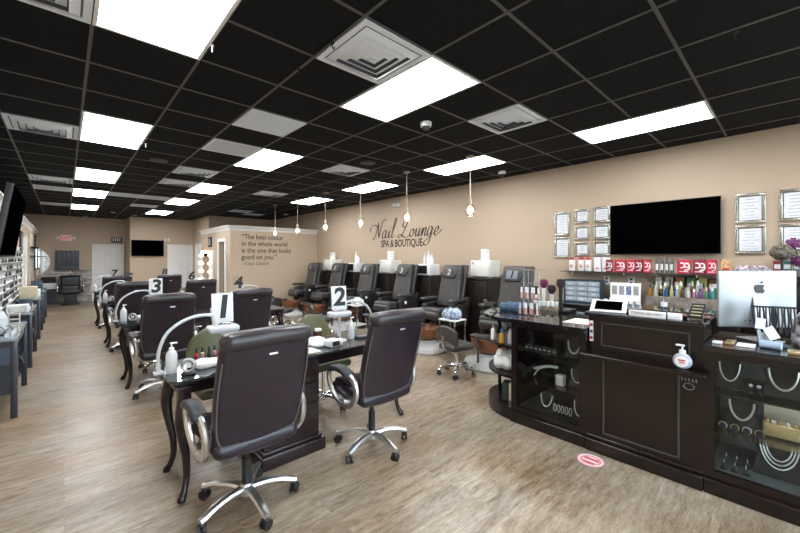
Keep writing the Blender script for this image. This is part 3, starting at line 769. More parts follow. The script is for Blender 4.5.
# ------------------------------------------------------------------ pedicure chairs (face -X)
PLE = pm('pedicure_leather', (.040, .038, .036), .38, var=.25, scale=7, bump=.15, spec=.6)
PSH = pm('pedicure_shell', (.020, .019, .019), .28, spec=.6)
COPP = pm('copper_bowl', (.24, .10, .045), .3, .4, var=.15, scale=6)
TUBS = pm('pearl_tub', (.50, .50, .50), .25, var=.05)
def pedi():
    """origin at floor, chair centre; looks towards -X; local: back at +x"""
    t = thing('pedicure_chair', 'x', 'pedicure chair')
    def lean(x, y, z): return (x+.085*(z/.38)-.02*(1-(y/.24)**2), y*(1+.10*(-z/.38)), z)
    MB().rb((.10, 0, 1.07), (.13, .46, .76), .05, 7, 3, lean).build('back_cushion', PLE, t)
    MB().rb((.160, 0, 1.06), (.08, .54, .78), .035, 7, 3, lambda x, y, z: (lean(x, y, z)[0]+.02, y, z)).build('back_shell', PSH, t)
    # lapel like folds and headrest pillow
    for s_ in (-1, 1):
        MB().rb((.035, 0, 1.14), (.035, .05, .34), .015, 3, 2, lambda x, y, z, s_=s_: (x+.085*((z+.07)/.38), y+s_*(.07+.14*max(0, (z+.10)/.27)), z)).build('fold', PLE, t)
    q = MB().rb((.075, 0, 1.30), (.07, .34, .20), .034, 4, 3, lambda x, y, z: (x+.085*z/.38, y*(1-.25*(-z/.1 if z < 0 else 0)), z)).build('head_pillow', PLE, t)
    # seat and footrest side
    MB().rb((-.23, 0, .62), (.60, .48, .15), .06, 4, 3, lambda x, y, z: (x, y, z-.03*(x/.28))).build('seat', PLE, t)
    MB().rb((-.50, 0, .59), (.12, .46, .15), .06, 3, 3).build('seat_nose', PLE, t)
    for s_ in (-1, 1):
        a = MB().rb((-.07, s_*.31, .60), (.50, .10, .40), .04, 4, 3, lambda x, y, z: (x, y, z-.05*(-x/.25 if x < 0 else 0)))
        a.rb((.19, s_*.31, .78), (.12, .08, .20), .03, 2, 3)
        ao = a.build('side_arm', PSH, t)
        MB().rb((-.14, s_*.32, .835), (.40, .12, .06), .028, 4, 3).build('arm_pad', PLE, ao)
        MB().lathe([(0, 0), (.03, 0), (.03, .014), (0, .016)], n=14, M=Matrix.Translation((-.19, s_*.362, .70)) @ Matrix.Rotation(R(90)*(-s_), 4, 'X')).build('knob', WPLAS, ao)
    MB().rb((.02, 0, .28), (.50, .46, .42), .05).build('base_body', PSH, t)
    # foot tub
    tub = MB().lathe([(0, 0), (.37, 0), (.385, .03), (.36, .09), (.24, .13), (.20, .17), (.20, .20), (0, .20)], c=(-.56, 0, 0), n=28)
    to = tub.build('foot_tub', TUBS, t)
    MB().lathe([(.12, .195), (.21, .23), (.265, .31), (.28, .40), (.27, .405), (.25, .31), (.19, .245), (0, .225)], c=(-.56, 0, 0), n=28).build('bowl', COPP, to)
    MB().tube(cr([(-.28, 0, .36), (-.28, 0, .48), (-.33, 0, .51), (-.38, 0, .48)], 4), .012, 8).build('faucet', CHROME, to)
    MB().rb((-.80, 0, .47), (.16, .28, .05), .024, 3, 3).cyl((-.86, 0, .08), (-.86, 0, .46), .016).build('foot_cushion', PLE, to)
    return t
pc = pedi()
G_P = 'pedicure chairs along the right wall'
pln = ['grey pedicure chair numbered 1, nearest the reception counter', 'grey pedicure chair numbered 2, next to chair 1', 'grey pedicure chair numbered 3', 'grey pedicure chair numbered 4',
       'grey pedicure chair numbered 5, second from the far end of the row', 'grey pedicure chair numbered 6, at the far end of the row by the quote wall']
LBLG = pm('pillow_label', (.22, .24, .27), .5)
for k in range(6):
    y = 3.02+1.275*k; loc = (5.14, y, 0)
    if k == 0: pc.location = loc; pc['label'] = pln[0]; pc['group'] = G_P; o = pc
    else: o = dup(pc, loc, 0, pln[k], G_P)
# numerals on the pillows
for o in [x for x in bpy.data.objects if x.get('category') == 'pedicure chair']:
    k = int([c for c in o['label'] if c.isdigit()][0])
    pil = [c for c in bpy.data.objects if c.parent == o and c.name.startswith('head_pillow')][0]
    M = Matrix.Translation((.040, 0, 1.315)) @ Matrix.Rotation(R(13), 4, 'Y')
    MB().rb((0, 0, 0), (.008, .19, .13), .003, M=M).build('number_label', LBLG if k == 1 else PLE, pil)
    text(str(k), .15, INK if k < 2 else pm('numeral_pale', (.45, .45, .45), .5), 'numeral', pil, tuple(M @ Vector((-.006, 0, 0))), tuple((M.to_3x3() @ Euler((R(90), 0, R(-90))).to_matrix()).to_euler()), .001, .2, bold=.006)
# wall cabinets between them
CABW = pm('black_brown_cabinet', (.018, .014, .012), .35, var=.2, spec=.5)
def wall_cab():
    t = thing('wall_cabinet', 'x', 'cabinet')
    MB().bb(-.20, .20, -.28, .28, .06, 1.19).bb(-.18, .20, -.26, .26, 0, .06).build('body', CABW, t)
    MB().rb((0, 0, 1.205), (.45, .62, .03), .008).build('top', CABW, t)
    for (z0, z1) in ((.10, .60), (.63, 1.16)):
        d = MB().rb((-.208, 0, (z0+z1)/2), (.018, .52, z1-z0), .004)
        w2, h2 = .20, (z1-z0)/2-.06; zc = (z0+z1)/2
        for (a, b, e, f_) in ((-w2, w2, zc-h2, zc-h2+.014), (-w2, w2, zc+h2-.014, zc+h2), (-w2, -w2+.014, zc-h2, zc+h2), (w2-.014, w2, zc-h2, zc+h2)): d.bb(-.222, -.217, a, b, e, f_)
        do = d.build('door', CABW, t)
        MB().sphere((-.232, .225, zc+.05), .014, 10).build('knob', BRASS, do)
    return t
wc = wall_cab()
G_C = 'dark cabinets against the right wall between the pedicure chairs'
wl = ['dark cabinet between pedicure chairs 1 and 2', 'dark cabinet between pedicure chairs 2 and 3', 'dark cabinet between pedicure chairs 3 and 4', 'dark cabinet between pedicure chairs 4 and 5', 'dark cabinet between pedicure chairs 5 and 6']
CY = [3.95, 5.28, 6.62, 7.90, 9.20]
for k in range(5):
    if k == 0: wc.location = (5.70, CY[0], 0); wc['label'] = wl[0]; wc['group'] = G_C
    else: dup(wc, (5.70, CY[k], 0), 0, wl[k], G_C)
WARM = pm('towel_warmer_white', (.74, .75, .70), .35, var=.03)
for k in (0, 2, 4):
    y = CY[k]; t = thing('towel_warmer', 'cream white towel warmer cabinet on top of '+['the nearest cabinet', '', 'the middle cabinet', '', 'the farthest cabinet'][k], 'towel warmer', (5.76, y-.04, 1.22), 0, 'towel warmers on the wall cabinets')
    MB().rb((0.01, 0, .165), (.34, .42, .30), .015).bb(-.14, -.10, -.2, -.16, 0, .02).bb(-.14, -.10, .16, .2, 0, .02).bb(.10, .14, -.2, -.16, 0, .02).bb(.10, .14, .16, .2, 0, .02).build('housing', WARM, t)
    d = MB().rb((-.168, 0, .165), (.02, .40, .28), .008).build('door', WARM, t)
    MB().bb(-.181, -.178, .13, .17, .265, .28).bb(-.181, -.178, .11, .17, .245, .255).build('label', pm('blue_print', (.03, .06, .14), .5), d)
    MB().rb((-.185, -.18, .15), (.02, .018, .12), .006).build('handle', WARM, d)
    for q in range(3):
        tag(MB().rb((0, 0, .035), (.12, .13, .07), .015, 2, 2).build('folded_towel', pm('towel_white', (.82, .82, .80), .9, bump=.4, scale=200), None, (5.77, y-.04, 1.535+q*.07)), 'white folded towel %s of the stack on the %s towel warmer' % (['at the bottom', 'in the middle', 'on top'][q], ['nearest', '', 'middle', '', 'farthest'][k]), 'towel', 'folded towels on the towel warmers')
for k in (1, 3):
    y = CY[k]; w_ = ['', 'second', '', 'fourth'][k]
    t = thing('sterilizer', 'white sterilizer box with a black front on the %s cabinet' % w_, 'sterilizer', (5.70, y, 1.22), 0, 'sterilizers on the wall cabinets')
    MB().rb((0, 0, .115), (.32, .36, .23), .02).build('housing', WPLAS, t)
    MB().rb((-.164, .03, .12), (.012, .26, .17), .004).build('black_front', BLACK, t)
    for q, (dy, h) in enumerate([(-.09, .22), (.0, .30), (.10, .24)][:3 if k == 1 else 2]):
        b = thing('spray_bottle', 'white bottle standing on the %s cabinet sterilizer, %s' % (w_, ['rightmost', 'tallest', 'leftmost'][q]), 'bottle', (5.70, y+dy, 1.45), 0, 'white bottles on the sterilizers')
        MB().lathe([(0, 0), (.036, 0), (.038, .01), (.038, h*.55), (.018, h*.72), (0, h*.72)], n=14).build('bottle_body', WPLAS, b)
        MB().lathe([(0, h*.7), (.016, h*.7), (.014, h*.85), (.005, h), (0, h)], n=10).build('nozzle', WPLAS, b)
# ------------------------------------------------------------------ technician stools
def stool():
    t = thing('pedicure_stool', 'x', 'stool')
    star_base(t, .24, CHROME, R(10))
    MB().cyl((0, 0, .12), (0, 0, .33), .020).rb((0, 0, .33), (.16, .16, .015), .005).build('gas_column', CHROME, t)
    MB().rb((0, 0, .385), (.40, .36, .09), .042, 4, 3, lambda x, y, z: (x*(1-.15*(y/.18)**2), y, z+.08*x*x)).build('seat', PLE, t)
    MB().rb((-.20, 0, .58), (.055, .42, .20), .026, 5, 3, lambda x, y, z: (x+.9*y*y, y, z-.06*(y/.2)**2)).build('backrest', PLE, t)
    MB().tube(cr([(-.05, 0, .335), (-.17, 0, .34), (-.235, 0, .42), (-.235, 0, .55)], 4), [(.018, .008)]*13, 8).build('back_support', CHROME, t)
    return t
st = stool()
sl = [(3.92, 3.12, R(-10), 'black low-backed rolling stool nearest the camera, in front of pedicure chair 1'),
      (3.85, 4.55, R(30), 'black rolling stool in front of pedicure chair 2'),
      (3.75, 6.35, R(-30), 'black rolling stool in front of pedicure chair 4'),
      (3.68, 7.90, R(-50), 'black rolling stool seen just right of the executive chair at sign 4'),
      (3.95, 9.10, R(20), 'black rolling stool farthest away, before the last pedicure chair')]
for k, (x, y, a_, lab) in enumerate(sl):
    if k == 0: st.location = (x, y, 0); st.rotation_euler = (0, 0, a_); st['label'] = lab; st['group'] = 'pedicure stools'
    else: dup(st, (x, y, 0), a_, lab, 'pedicure stools')
# trolleys with towels between chairs
def trolley(x, y, lab):
    t = thing('pedicure_trolley', lab, 'trolley', (x, y, 0), 0, 'pedicure trolleys')
    for z in (.20, .60): MB().rb((0, 0, z), (.30, .34, .02), .006).build('shelf', WPLAS, t)
    for sx in (-1, 1):
        for sy in (-1, 1): MB().cyl((sx*.13, sy*.15, 0), (sx*.13, sy*.15, .62), .010, n=8).build('post', CHROME, t)
    return t
trolley(4.55, 3.70, 'small white trolley between pedicure chairs 1 and 2')
crumple('towel_pile', 'crumpled blue and white towels on the trolley beside chair 2', 'towel', (4.55, 3.70, .611), (.26, .28, .14), pm('bluewhite_cloth', (.38, .46, .62), .8, var=.7, scale=22), 21)
trolley(4.50, 6.20, 'small white trolley between pedicure chairs 3 and 4')
crumple('towel_pile', 'crumpled white towel on the trolley beside chair 3', 'towel', (4.50, 6.20, .611), (.22, .24, .12), WPAPER, 22)
tag(MB().rb((0, 0, .10), (.22, .28, .20), .02, 2, 3).build('tan_box', pm('tan_card', (.42, .28, .16), .7), None, (3.95, 7.15, 0)), 'tan box on the floor between far rolling stools', 'box')
# ------------------------------------------------------------------ lettering on the walls
DARKL = pm('lettering_brown', (.035, .025, .02), .5)
qo = thing('quote_lettering', 'x', 'wall lettering', (3.60, BY-.002, 1.885))
for k_, l_ in enumerate(['“The best colour', 'in the whole world', 'is the one that looks', 'good on you.”']):
    text(l_, .19, DARKL, 'text_line', qo, (0, 0, .285-.19*k_), (R(90), 0, 0), .002, 0, 'LEFT', 1.0, bold=.002, sx=.92)
tag(qo, 'dark quotation lettering on the tan wall of the boxed-in room', 'wall lettering')
q2 = text('-Coco Chanel', .13, DARKL, 'signature_lettering', None, (3.62, BY-.001, 1.42), (R(90), 0, 0), .002, .3, 'LEFT'); tag(q2, 'small dark attribution line under the wall quotation', 'wall lettering')
q3 = text('SPA & BOUTIQUE', .245, DARKL, 'spa_lettering', None, (WX, 6.43, 1.93), (R(90), 0, R(-90)), .001, 0, 'CENTER', .95, .80, bold=.006); tag(q3, 'dark capital lettering under the script name on the right wall', 'wall lettering')
# script name drawn as pen strokes; x along the wall (towards -Y), y up, in letter heights
def ribbon(m, P, w0):
    P = cr(P, 6); n = len(P); vs = []; fs = []
    for i, p in enumerate(P):
        a = P[max(0, i-1)]; b = P[min(n-1, i+1)]; d = (b-a)
        d = d.normalized() if d.length > 1e-9 else Vector((1, 0, 0))
        pen = Vector((cos(R(20)), sin(R(20)), 0)); w_ = w0*(.35+.95*abs(d.x*pen.y-d.y*pen.x))
        e = min(1, i/3+.25, (n-1-i)/3+.25); nn = Vector((-d.y, d.x, 0))*w_*e
        vs += [p+nn, p-nn]
    for i in range(n-1): fs.append((2*i, 2*i+1, 2*i+3, 2*i+2))
    o_ = len(m.v); m._add(vs+[v+Vector((0, 0, .004)) for v in vs], fs+[tuple(j+2*n for j in f) for f in fs])
def scr(x, y): return (x+y*.30, y, 0)
m = MB()
def st_(pts, dx, sc=1.): ribbon(m, [scr(dx+a*sc, b*sc) for a, b in pts], .032)
st_([(-.55, .45), (-.62, .62), (-.45, .78), (-.20, .80), (0, .70)], 0)      # N entry swash
st_([(-.25, .05), (-.10, .0), (0, .30), (.05, .95)], 0)
st_([(.05, .95), (.16, .55), (.32, .02)], 0)
st_([(.32, .02), (.36, .55), (.42, .95), (.55, 1.08), (.68, 1.02)], 0)
def a_(x): st_([(.28, .40), (.15, .46), (.02, .32), (.02, .08), (.12, .0), (.24, .12), (.30, .42), (.28, .10), (.36, .02), (.48, .14)], x)
def i_(x): st_([(.0, .14), (.10, .42), (.08, .10), (.16, .01), (.28, .14)], x); st_([(.10, .58), (.12, .62)], x)
def l_(x): st_([(.0, .14), (.16, .70), (.20, 1.02), (.12, 1.06), (.06, .70), (.06, .12), (.14, .01), (.28, .14)], x)
def n_f(x): st_([(.0, .14), (.08, .42), (.08, .02), (.14, .30), (.24, .44), (.30, .36), (.28, .10), (.36, .01), (.46, .14)], x)
def u_(x): st_([(.0, .14), (.08, .42), (.06, .12), (.14, .0), (.24, .12), (.30, .42), (.29, .10), (.36, .01), (.46, .14)], x)
def o_f(x): st_([(.18, .42), (.04, .34), (.02, .10), (.14, .0), (.27, .12), (.27, .34), (.17, .42), (.25, .34), (.40, .36)], x)
def g_(x): st_([(.28, .40), (.15, .46), (.02, .32), (.02, .10), (.12, .02), (.24, .14), (.30, .42), (.26, -.25), (.10, -.46), (-.10, -.40), (-.02, -.22), (.46, .14)], x)
def e_f(x): st_([(.0, .14), (.14, .18), (.25, .32), (.18, .44), (.06, .34), (.03, .12), (.14, .0), (.34, .12), (.50, .30)], x)
a_(.62); i_(1.10); l_(1.40)
st_([(.60, .98), (.42, 1.06), (.20, .90), (.18, .60), (.40, .56), (.48, .80), (.38, .40), (.22, .08), (.02, .0), (-.06, .10), (.10, .16), (.40, .02), (.66, .0), (.86, .14)], 2.05)  # L
o_f(2.88); u_(3.28); n_f(3.72); g_(4.16); e_f(4.62)
ml = m.build('script_lettering', DARKL, None, smooth=False)
L_ = 2.35/5.35
ml.scale = (L_, L_*1.0, 1)
ml.location = (WX-.003, 7.40, 2.075); ml.rotation_euler = (R(90), 0, R(-90))
tag(ml, 'dark script salon name lettering high on the right wall', 'wall lettering')
# ------------------------------------------------------------------ reception counter
FX = 3.20
GR = pm('grey_line', (.16, .15, .15), .35)
# centre podium
t = thing('reception_podium', 'tall dark espresso reception desk section with framed front panels and a lower ledge', 'reception desk', (0, 0, 0))
P0, P1 = .42, 1.18
b = MB().bb(FX, 3.95, P0, P1, .10, .76)
b.build('body', DWOOD, t)
b = MB().rb((3.56, (P0+P1)/2, .05), (.80, P1-P0, .10), .012).rb((3.57, (P0+P1)/2, .115), (.77, P1-P0, .03), .01)
b.build('plinth', DWOOD, t)
MB().rb((3.42, (P0+P1)/2-.002, .79), (.64, P1-P0+.05, .035), .012, 1, 3).build('ledge', DWOOD, t)
MB().bb(FX+.05, 3.60, P0+.005, P1-.005, .805, 1.10).build('upper_body', DWOOD, t)
MB().rb((3.62, (P0+P1)/2, 1.118), (.86, P1-P0+.02, .032), .006).build('podium_top', BTOP, t)
def frame(m, x, y0, y1, z0, z1, w=.012, d=.006):
    for (a, b_, c, e) in ((y0, y1, z0, z0+w), (y0, y1, z1-w, z1), (y0, y0+w, z0, z1), (y1-w, y1, z0, z1)): m.bb(x-d, x+.001, a, b_, c, e)
m = MB(); frame(m, FX, P0+.13, P1-.13, .16, .772, .012, .010)
m.build('lower_panel', pm('panel_edge', (.05, .045, .045), .3), t)
m = MB(); frame(m, FX+.05, P0+.08, P1-.10, .86, 1.05, .010, .006)
m.build('upper_panel', MATS['panel_edge'], t)
# glass display cases either side
def case(name, lab, y0, y1, x1, back, sub=()):
    t = thing(name, lab, 'display case', (0, 0, 0))
    f = MB(); w = .055
    f.bb(FX, FX+.03, y0, y0+w, .10, .955).bb(FX, FX+.03, y1-w, y1, .10, .955).bb(FX, FX+.03, y0+w, y1-w, .10, .155).bb(FX, FX+.03, y0+w, y1-w, .915, .955)
    f.bb(FX+.03, x1, y0, y0+.02, .10, .955).bb(FX+.03, x1, y1-.02, y1, .10, .955)
    f.build('case_frame', DWOOD, t)
    MB().bb(x1-.02, x1, y0+.02, y1-.02, .10, .955).bb(FX+.03, x1-.02, y0+.02, y1-.02, .10, .13).build('case_lining', back, t)
    MB().rb(((FX+x1)/2-.015, (y0+y1)/2, .05), (x1-FX+.03, y1-y0, .10), .01).build('plinth', DWOOD, t)
    m = MB()
    for z in (.028, .052, .076): m.bb(FX-.021, FX-.012, y0+.004, y1-.004, z, z+.009)
    m.build('plinth_trim', pm('trim_grey', (.20, .22, .24), .3, .6), t)
    MB().bb(FX+.012, FX+.018, y0+w, y1-w, .155, .915).build('glass_front', glassy('case_glass', (.95, .97, .97), .02, .02), t)
    for z in (.40, .66): MB().bb(FX+.04, x1-.03, y0+.025, y1-.025, z, z+.008).build('glass_shelf', glassy('shelf_glass', (.85, .92, .92), .10, .03), t)
    return t
lc = case('display_case', 'glass fronted jewellery display case on the left of the reception podium', 1.18, 1.87, 4.10, pm('dark_lining', (.012, .013, .012), .6))
rc = case('display_case', 'glass fronted jewellery display case on the right, under the silver computer', -.75, .42, 3.85, pm('lit_grey_lining', (.13, .15, .15), .5))  # grey-blue lining colour stands in for the lighting inside this case
# tops
poly = [(3.17, 1.18), (3.17, 1.87)]
for k in range(13):
    a = pi*k/12; poly.append((3.64-.49*cos(a), 1.87+.52*sin(a)))
poly += [(4.13, 1.18)]
tag(MB().prism(poly, .957, .993).build('countertop', BTOP), 'polished black countertop with rounded end over the left display case', 'countertop')
tag(MB().bb(3.17, 3.88, -.76, .418, .957, .993).build('countertop', BTOP), 'polished black countertop over the right display case', 'countertop')
# rounded end shelves
t = thing('end_shelf_unit', 'rounded dark open shelf unit at the left end of the reception counter', 'shelf unit', (3.64, 1.875, 0))
def half(z0, z1, rx, ry): return MB().prism([(-rx*cos(pi*k/16), ry*sin(pi*k/16)) for k in range(17)], z0, z1)
half(0, .12, .44, .46).build('plinth', DWOOD, t)
for z in (.40, .69): half(z, z+.03, .44, .46).build('shelf', DWOOD, t)
MB().cyl((0, .40, .12), (0, .40, .40), .02).build('post', DWOOD, t)
MB().cyl((0, .40, .43), (0, .40, .69), .02).build('post', DWOOD, t)
MB().cyl((0, .40, .72), (0, .40, .957), .02).build('post', DWOOD, t)
# goods on the end shelves
for q, (x, y, h, c_, nm) in enumerate([(3.34, 2.16, .17, 'white', 'white bottle with a tan cap'), (3.27, 2.02, .14, 'amber', 'amber bottle with a teal cap'), (3.44, 2.22, .12, 'green', 'small green bottle'), (3.30, 1.94, .15, 'clear', 'pale bottle beside the case side')]):
    c2 = {'white': WPLAS, 'amber': pm('amber_glass', (.45, .24, .03), .2), 'green': pm('green_glass', (.05, .25, .10), .2), 'clear': SOFT}[c_]
    cp = {'white': pm('tan_cap', (.45, .30, .2), .5), 'amber': TEAL, 'green': WPLAS, 'clear': WPLAS}[c_]
    b = thing('bottle', nm+' on the top level of the rounded end shelf', 'bottle', (x, y, .72))
    MB().lathe([(0, 0), (.026, 0), (.028, .006), (.028, h*.62), (.014, h*.74), (0, h*.74)], n=14).build('bottle_body', c2, b)
    MB().lathe([(0, h*.73), (.016, h*.73), (.014, h), (0, h)], n=12).build('cap', cp, b)
crumple('paper_bag', 'crumpled white paper and bags on the middle level of the rounded end shelf', 'paper', (3.40, 2.02, .432), (.22, .28, .16), WPAPER, 31)
b = thing('gift_box', 'dark box with a silver ribbon on the bottom level of the rounded end shelf', 'box', (3.40, 1.99, .121), R(20))
MB().rb((0, 0, .09), (.12, .16, .18), .006).build('box_body', pm('dark_green_box', (.03, .05, .045), .4), b)
MB().bb(-.062, .062, -.012, .012, .0, .183).build('ribbon', SILVER, b)
# jewellery in the cases
PEARL = pm('pearl_silver', (.75, .75, .73), .25, .4); GOLD = pm('soft_gold', (.65, .52, .30), .3, .8); BUST = pm('bust_black', (.012, .012, .013), .7); BUSTG = pm('bust_grey', (.30, .33, .33), .7)
def necklace(loc, w, h, lab, m_=None, bust=BUST, rows=1, scale=1., r=.005):
    t = thing('necklace_bust', lab, 'necklace', loc, 0)
    MB().prism([(-w*.62, 0), (w*.62, 0), (w*.5, h*.5), (w*.62, h*.82), (w*.35, h), (-w*.35, h), (-w*.62, h*.82), (-w*.5, h*.5)], -.012, .012, 'x', Matrix.Rotation(R(14), 4, 'Y')).build('bust', bust, t)
    for q in range(rows):
        P = []; s_ = 1-.16*q
        for k in range(13):
            a = pi*k/12; P.append((-.019-.10*0, -w*.45*cos(a)*s_, h*.86-sin(a)*h*.62*s_))
        P = [Matrix.Rotation(R(14), 4, 'Y') @ Vector(p) for p in P]
        MB().tube(P, r, 8).build('necklace', m_ or PEARL, t)
    return t
necklace((3.42, .31, .671), .12, .20, 'silver necklace on a small black stand, top left in the right case')
necklace((3.42, .05, .671), .15, .21, 'chunky silver necklace on black, top right in the right case', r=.007)
necklace((3.44, .25, .411), .14, .20, 'broad cream necklace on a black stand, middle left in the right case', m_=pm('cream_beads', (.6, .58, .48), .3), r=.007)
necklace((3.44, .07, .131), .20, .255, 'triple strand silver necklace on black velvet, bottom of the right case', rows=3, r=.0045)
t = thing('jewellery_box', 'open gold and silver jewellery box in the middle of the right case', 'jewellery box', (3.46, .06, .411))
MB().rb((0, 0, .045), (.12, .17, .09), .01).build('box_body', GOLD, t); MB().rb((.05, 0, .13), (.02, .17, .10), .006).build('box_lid', pm('mirror_lid', (.6, .6, .55), .2, .6), t)
for q in range(5): MB().rb((-.04+.0*q, -.065+.0325*q, .1), (.04, .02, .025), .006).build('trinket', PEARL if q % 2 else GOLD, t)
for q, (y, z, l_) in enumerate([(.20, .671, 'pearl pair between the upper necklaces'), (.16, .671, 'pearl right beside the first one')]):
    t = thing('earring_stand', 'small black stand with a '+l_+' in the right case', 'earrings', (3.38, y, z))
    MB().lathe([(0, 0), (.018, 0), (.006, .02), (.006, .045), (0, .045)], n=12).build('stand', BUST, t); MB().sphere((0, 0, .055), .012, 10).build('pearl', PEARL, t)
for q in range(6):
    t = thing('ring_stand', 'black ring cone on the grey floor of the right case, %s row, %s' % (['front', 'rear'][q//3], ['right', 'middle', 'left'][q % 3]), 'ring stand', (3.34+.12*(q//3), .22+.055*(q % 3), .131), 0, 'ring cones in the right case')
    MB().lathe([(0, 0), (.022, 0), (.020, .008), (.008, .015), (.007, .04), (0, .045)], n=12).build('cone', BUST, t)
    MB().tube([(cos(2*pi*i/12)*.011, 0, .052+.011*sin(2*pi*i/12)) for i in range(12)], .003, 6, closed=True).build('ring', PEARL, t)
for q in range(4):
    t = thing('bracelet', 'silver bracelet on a dark roll in the right case, number %s from left' % ['one', 'two', 'three', 'four'][q], 'bracelet', (3.33, .335-.06*q, .4115), 0, 'bracelets on rolls')
    MB().cyl((-.02, 0, .022), (.02, 0, .022), .018, n=12).build('roll', BUST, t)
    MB().tube([(0, cos(2*pi*i/12)*.021, .023+.021*sin(2*pi*i/12)) for i in range(12)], .004, 6, closed=True).build('band', [PEARL, GOLD][q % 2], t)
necklace((3.36, 1.60, .131), .12, .17, 'silver collar necklace on a dark stand, bottom left in the left case')
necklace((3.36, 1.30, .131), .10, .19, 'single curved silver necklace, bottom right in the left case')
necklace((3.40, 1.33, .411), .12, .18, 'silver necklace with bow, middle right in the left case')
necklace((3.40, 1.36, .671), .12, .17, 'bright silver necklace, upper right in the left case', r=.008)
for q in range(5):
    t = thing('bracelet', 'silver bangle on a dark stand, bottom of the left case, %s from left' % ['first', 'second', 'third', 'fourth', 'fifth'][q], 'bracelet', (3.34, 1.50-.035*q, .131), 0, 'bangles in the left case')
    MB().cyl((0, 0, 0), (0, 0, .10), .006, n=8).build('stand', BUST, t)
    MB().tube([(-.012, cos(2*pi*i/12)*.012, .07+.035*sin(2*pi*i/12)) for i in range(12)], .0035, 6, closed=True).build('band', PEARL, t)
for q in range(7):
    t = thing('earring_card', 'small earring card on the top shelf of the left case, %s from left' % ['one', 'two', 'three', 'four', 'five', 'six', 'seven'][q], 'earrings', (3.34, 1.78-.045*q, .669), 0, 'earring cards in the left case')
    MB().rb((0, 0, .035), (.012, .034, .07), .003).build('card', BUST, t); MB().sphere((-.009, .007, .04), .007, 8).sphere((-.009, -.007, .04), .007, 8).build('earring', PEARL, t)
t = thing('silver_spray', 'curved spray of silver leaves on the middle shelf of the left case', 'ornament', (3.42, 1.62, .410))
MB().tube(cr([(0, .13, .01), (0, .08, .08), (0, 0, .12), (0, -.1, .13)], 5), .006, 6).build('branch', PEARL, t)
for q in range(7): MB().rb((0, .11-.033*q, .05+.09*sin(.35+q*.19)), (.008, .05, .02), .004, M=None).build('leaf', PEARL, t)
t = thing('pale_box', 'small pale gift box on the middle shelf of the left case', 'box', (3.36, 1.46, .409)); MB().rb((0, 0, .04), (.06, .07, .08), .005).build('box_body', pm('pale_pink', (.55, .5, .5), .6), t); MB().rb((0, 0, .085), (.066, .076, .014), .004).build('lid', WPLAS, t)
# ledge and podium items
t = thing('hand_sanitizer', 'round clear hand sanitizer pump bottle on the ledge of the reception podium', 'hand sanitizer', (3.165, .53, .808))
MB().sphere((0, 0, .056), .056, 20, sx=.5).build('bottle_body', pm('sanitizer_clear', (.40, .42, .52), .12), t)
MB().lathe([(0, .105), (.020, .105), (.020, .13), (.006, .135), (.006, .16), (0, .16)], n=12).rb((0, .012, .163), (.02, .05, .012), .005).build('pump', WPLAS, t)
MB().lathe([(0, 0), (.038, 0), (.038, .003), (0, .003)], n=20, M=Matrix.Translation((-.0265, 0, .055)) @ Matrix.Rotation(R(-90), 4, 'Y')).build('label', WPAPER, t)
MB().bb(-.032, -.030, -.02, .02, .060, .070).bb(-.032, -.030, -.015, .015, .045, .052).build('label_print', pm('red_print', (.5, .03, .03), .5), t)
t = thing('podium_decal', 'small grey printed decal on the dark podium front beneath the hand sanitizer', 'decal', (FX-.001, .50, .72))
for q in range(5): MB().bb(-.002, .0015, -.045+.02*q, -.037+.02*q, .0, .022-.004*(q % 2)).build('mark', pm('decal_grey', (.2, .2, .2), .5), t)
MB().tube([(-.001, cos(2*pi*i/16)*.03, -.035+.022*sin(2*pi*i/16)) for i in range(16)], .0025, 6, closed=True).build('ring', MATS['decal_grey'], t)
t = thing('price_tag_strip', 'narrow upright white and red label strip at the left edge of the podium', 'label', (FX+.049, 1.155, .97))
MB().bb(-.002, .002, -.014, .014, -.085, .085).build('strip', WPAPER, t)
for q in range(3): MB().bb(-.003, -.0018, -.011, .011, -.07+.055*q, -.045+.055*q).build('print', [pm('red_print', (.5, .03, .03), .5), pm('blue_print', (.03, .06, .14), .5)][q % 2], t)
t = thing('tablet', 'white tablet with black screen leaning on a stand at the left of the podium top', 'tablet', (3.33, 1.05, 1.1345), R(-78))
M = Matrix.Translation((0, 0, .045)) @ Matrix.Rotation(R(24), 4, 'X')
MB().rb((0, 0, 0), (.26, .19, .012), .005, M=M).build('tablet_body', WPLAS, t)
MB().bb(-.098, .098, -.072, .072, .0062, .0072, M=M).build('tablet_screen', SCREEN, t)
MB().rb((0, .05, .032), (.12, .06, .064), .01).rb((0, -.06, .008), (.2, .03, .016), .006).build('tablet_stand', WPLAS, t)
def block_sign(loc, w, h, lab, txt=None, rz=0):
    t = thing('desk_sign', lab, 'sign', loc, rz)
    MB().rb((0, 0, h/2), (w, .018, h), .002).build('sign_block', WPAPER, t)
    if txt: text(txt, .026, INK, 'lettering', t, (0, -.0095, h/2), (R(90), 0, 0), .0006, sx=.80)
    return t
block_sign((3.245, .76, 1.1345), .235, .045, 'white desk sign with black capital lettering on the podium front edge', 'POSITIVE VIBES ONLY', R(-90))
block_sign((3.26, .59, 1.1345), .085, .045, 'plain white card right of the lettered desk sign', None, R(-90))
t = thing('card_rack', 'tiered clear rack of dark business cards at the right end of the podium top', 'card rack', (3.26, .475, 1.1345), R(-90))
for q in range(4):
    MB().rb((0, .02+.045*q, .012+.018*q), (.085, .04, .024+.036*q*0+.0), .003).build('card_tier', ACRYL, t)
    MB().rb((0, .02+.045*q, .040+.018*q), (.078, .014, .034), .002).build('cards', BLACK, t)
    MB().bb(-.03, .03, .0115+.045*q, .0128+.045*q, .038+.018*q, .046+.018*q).build('card_print', pm('pale_yellow', (.5, .5, .3), .5), t)
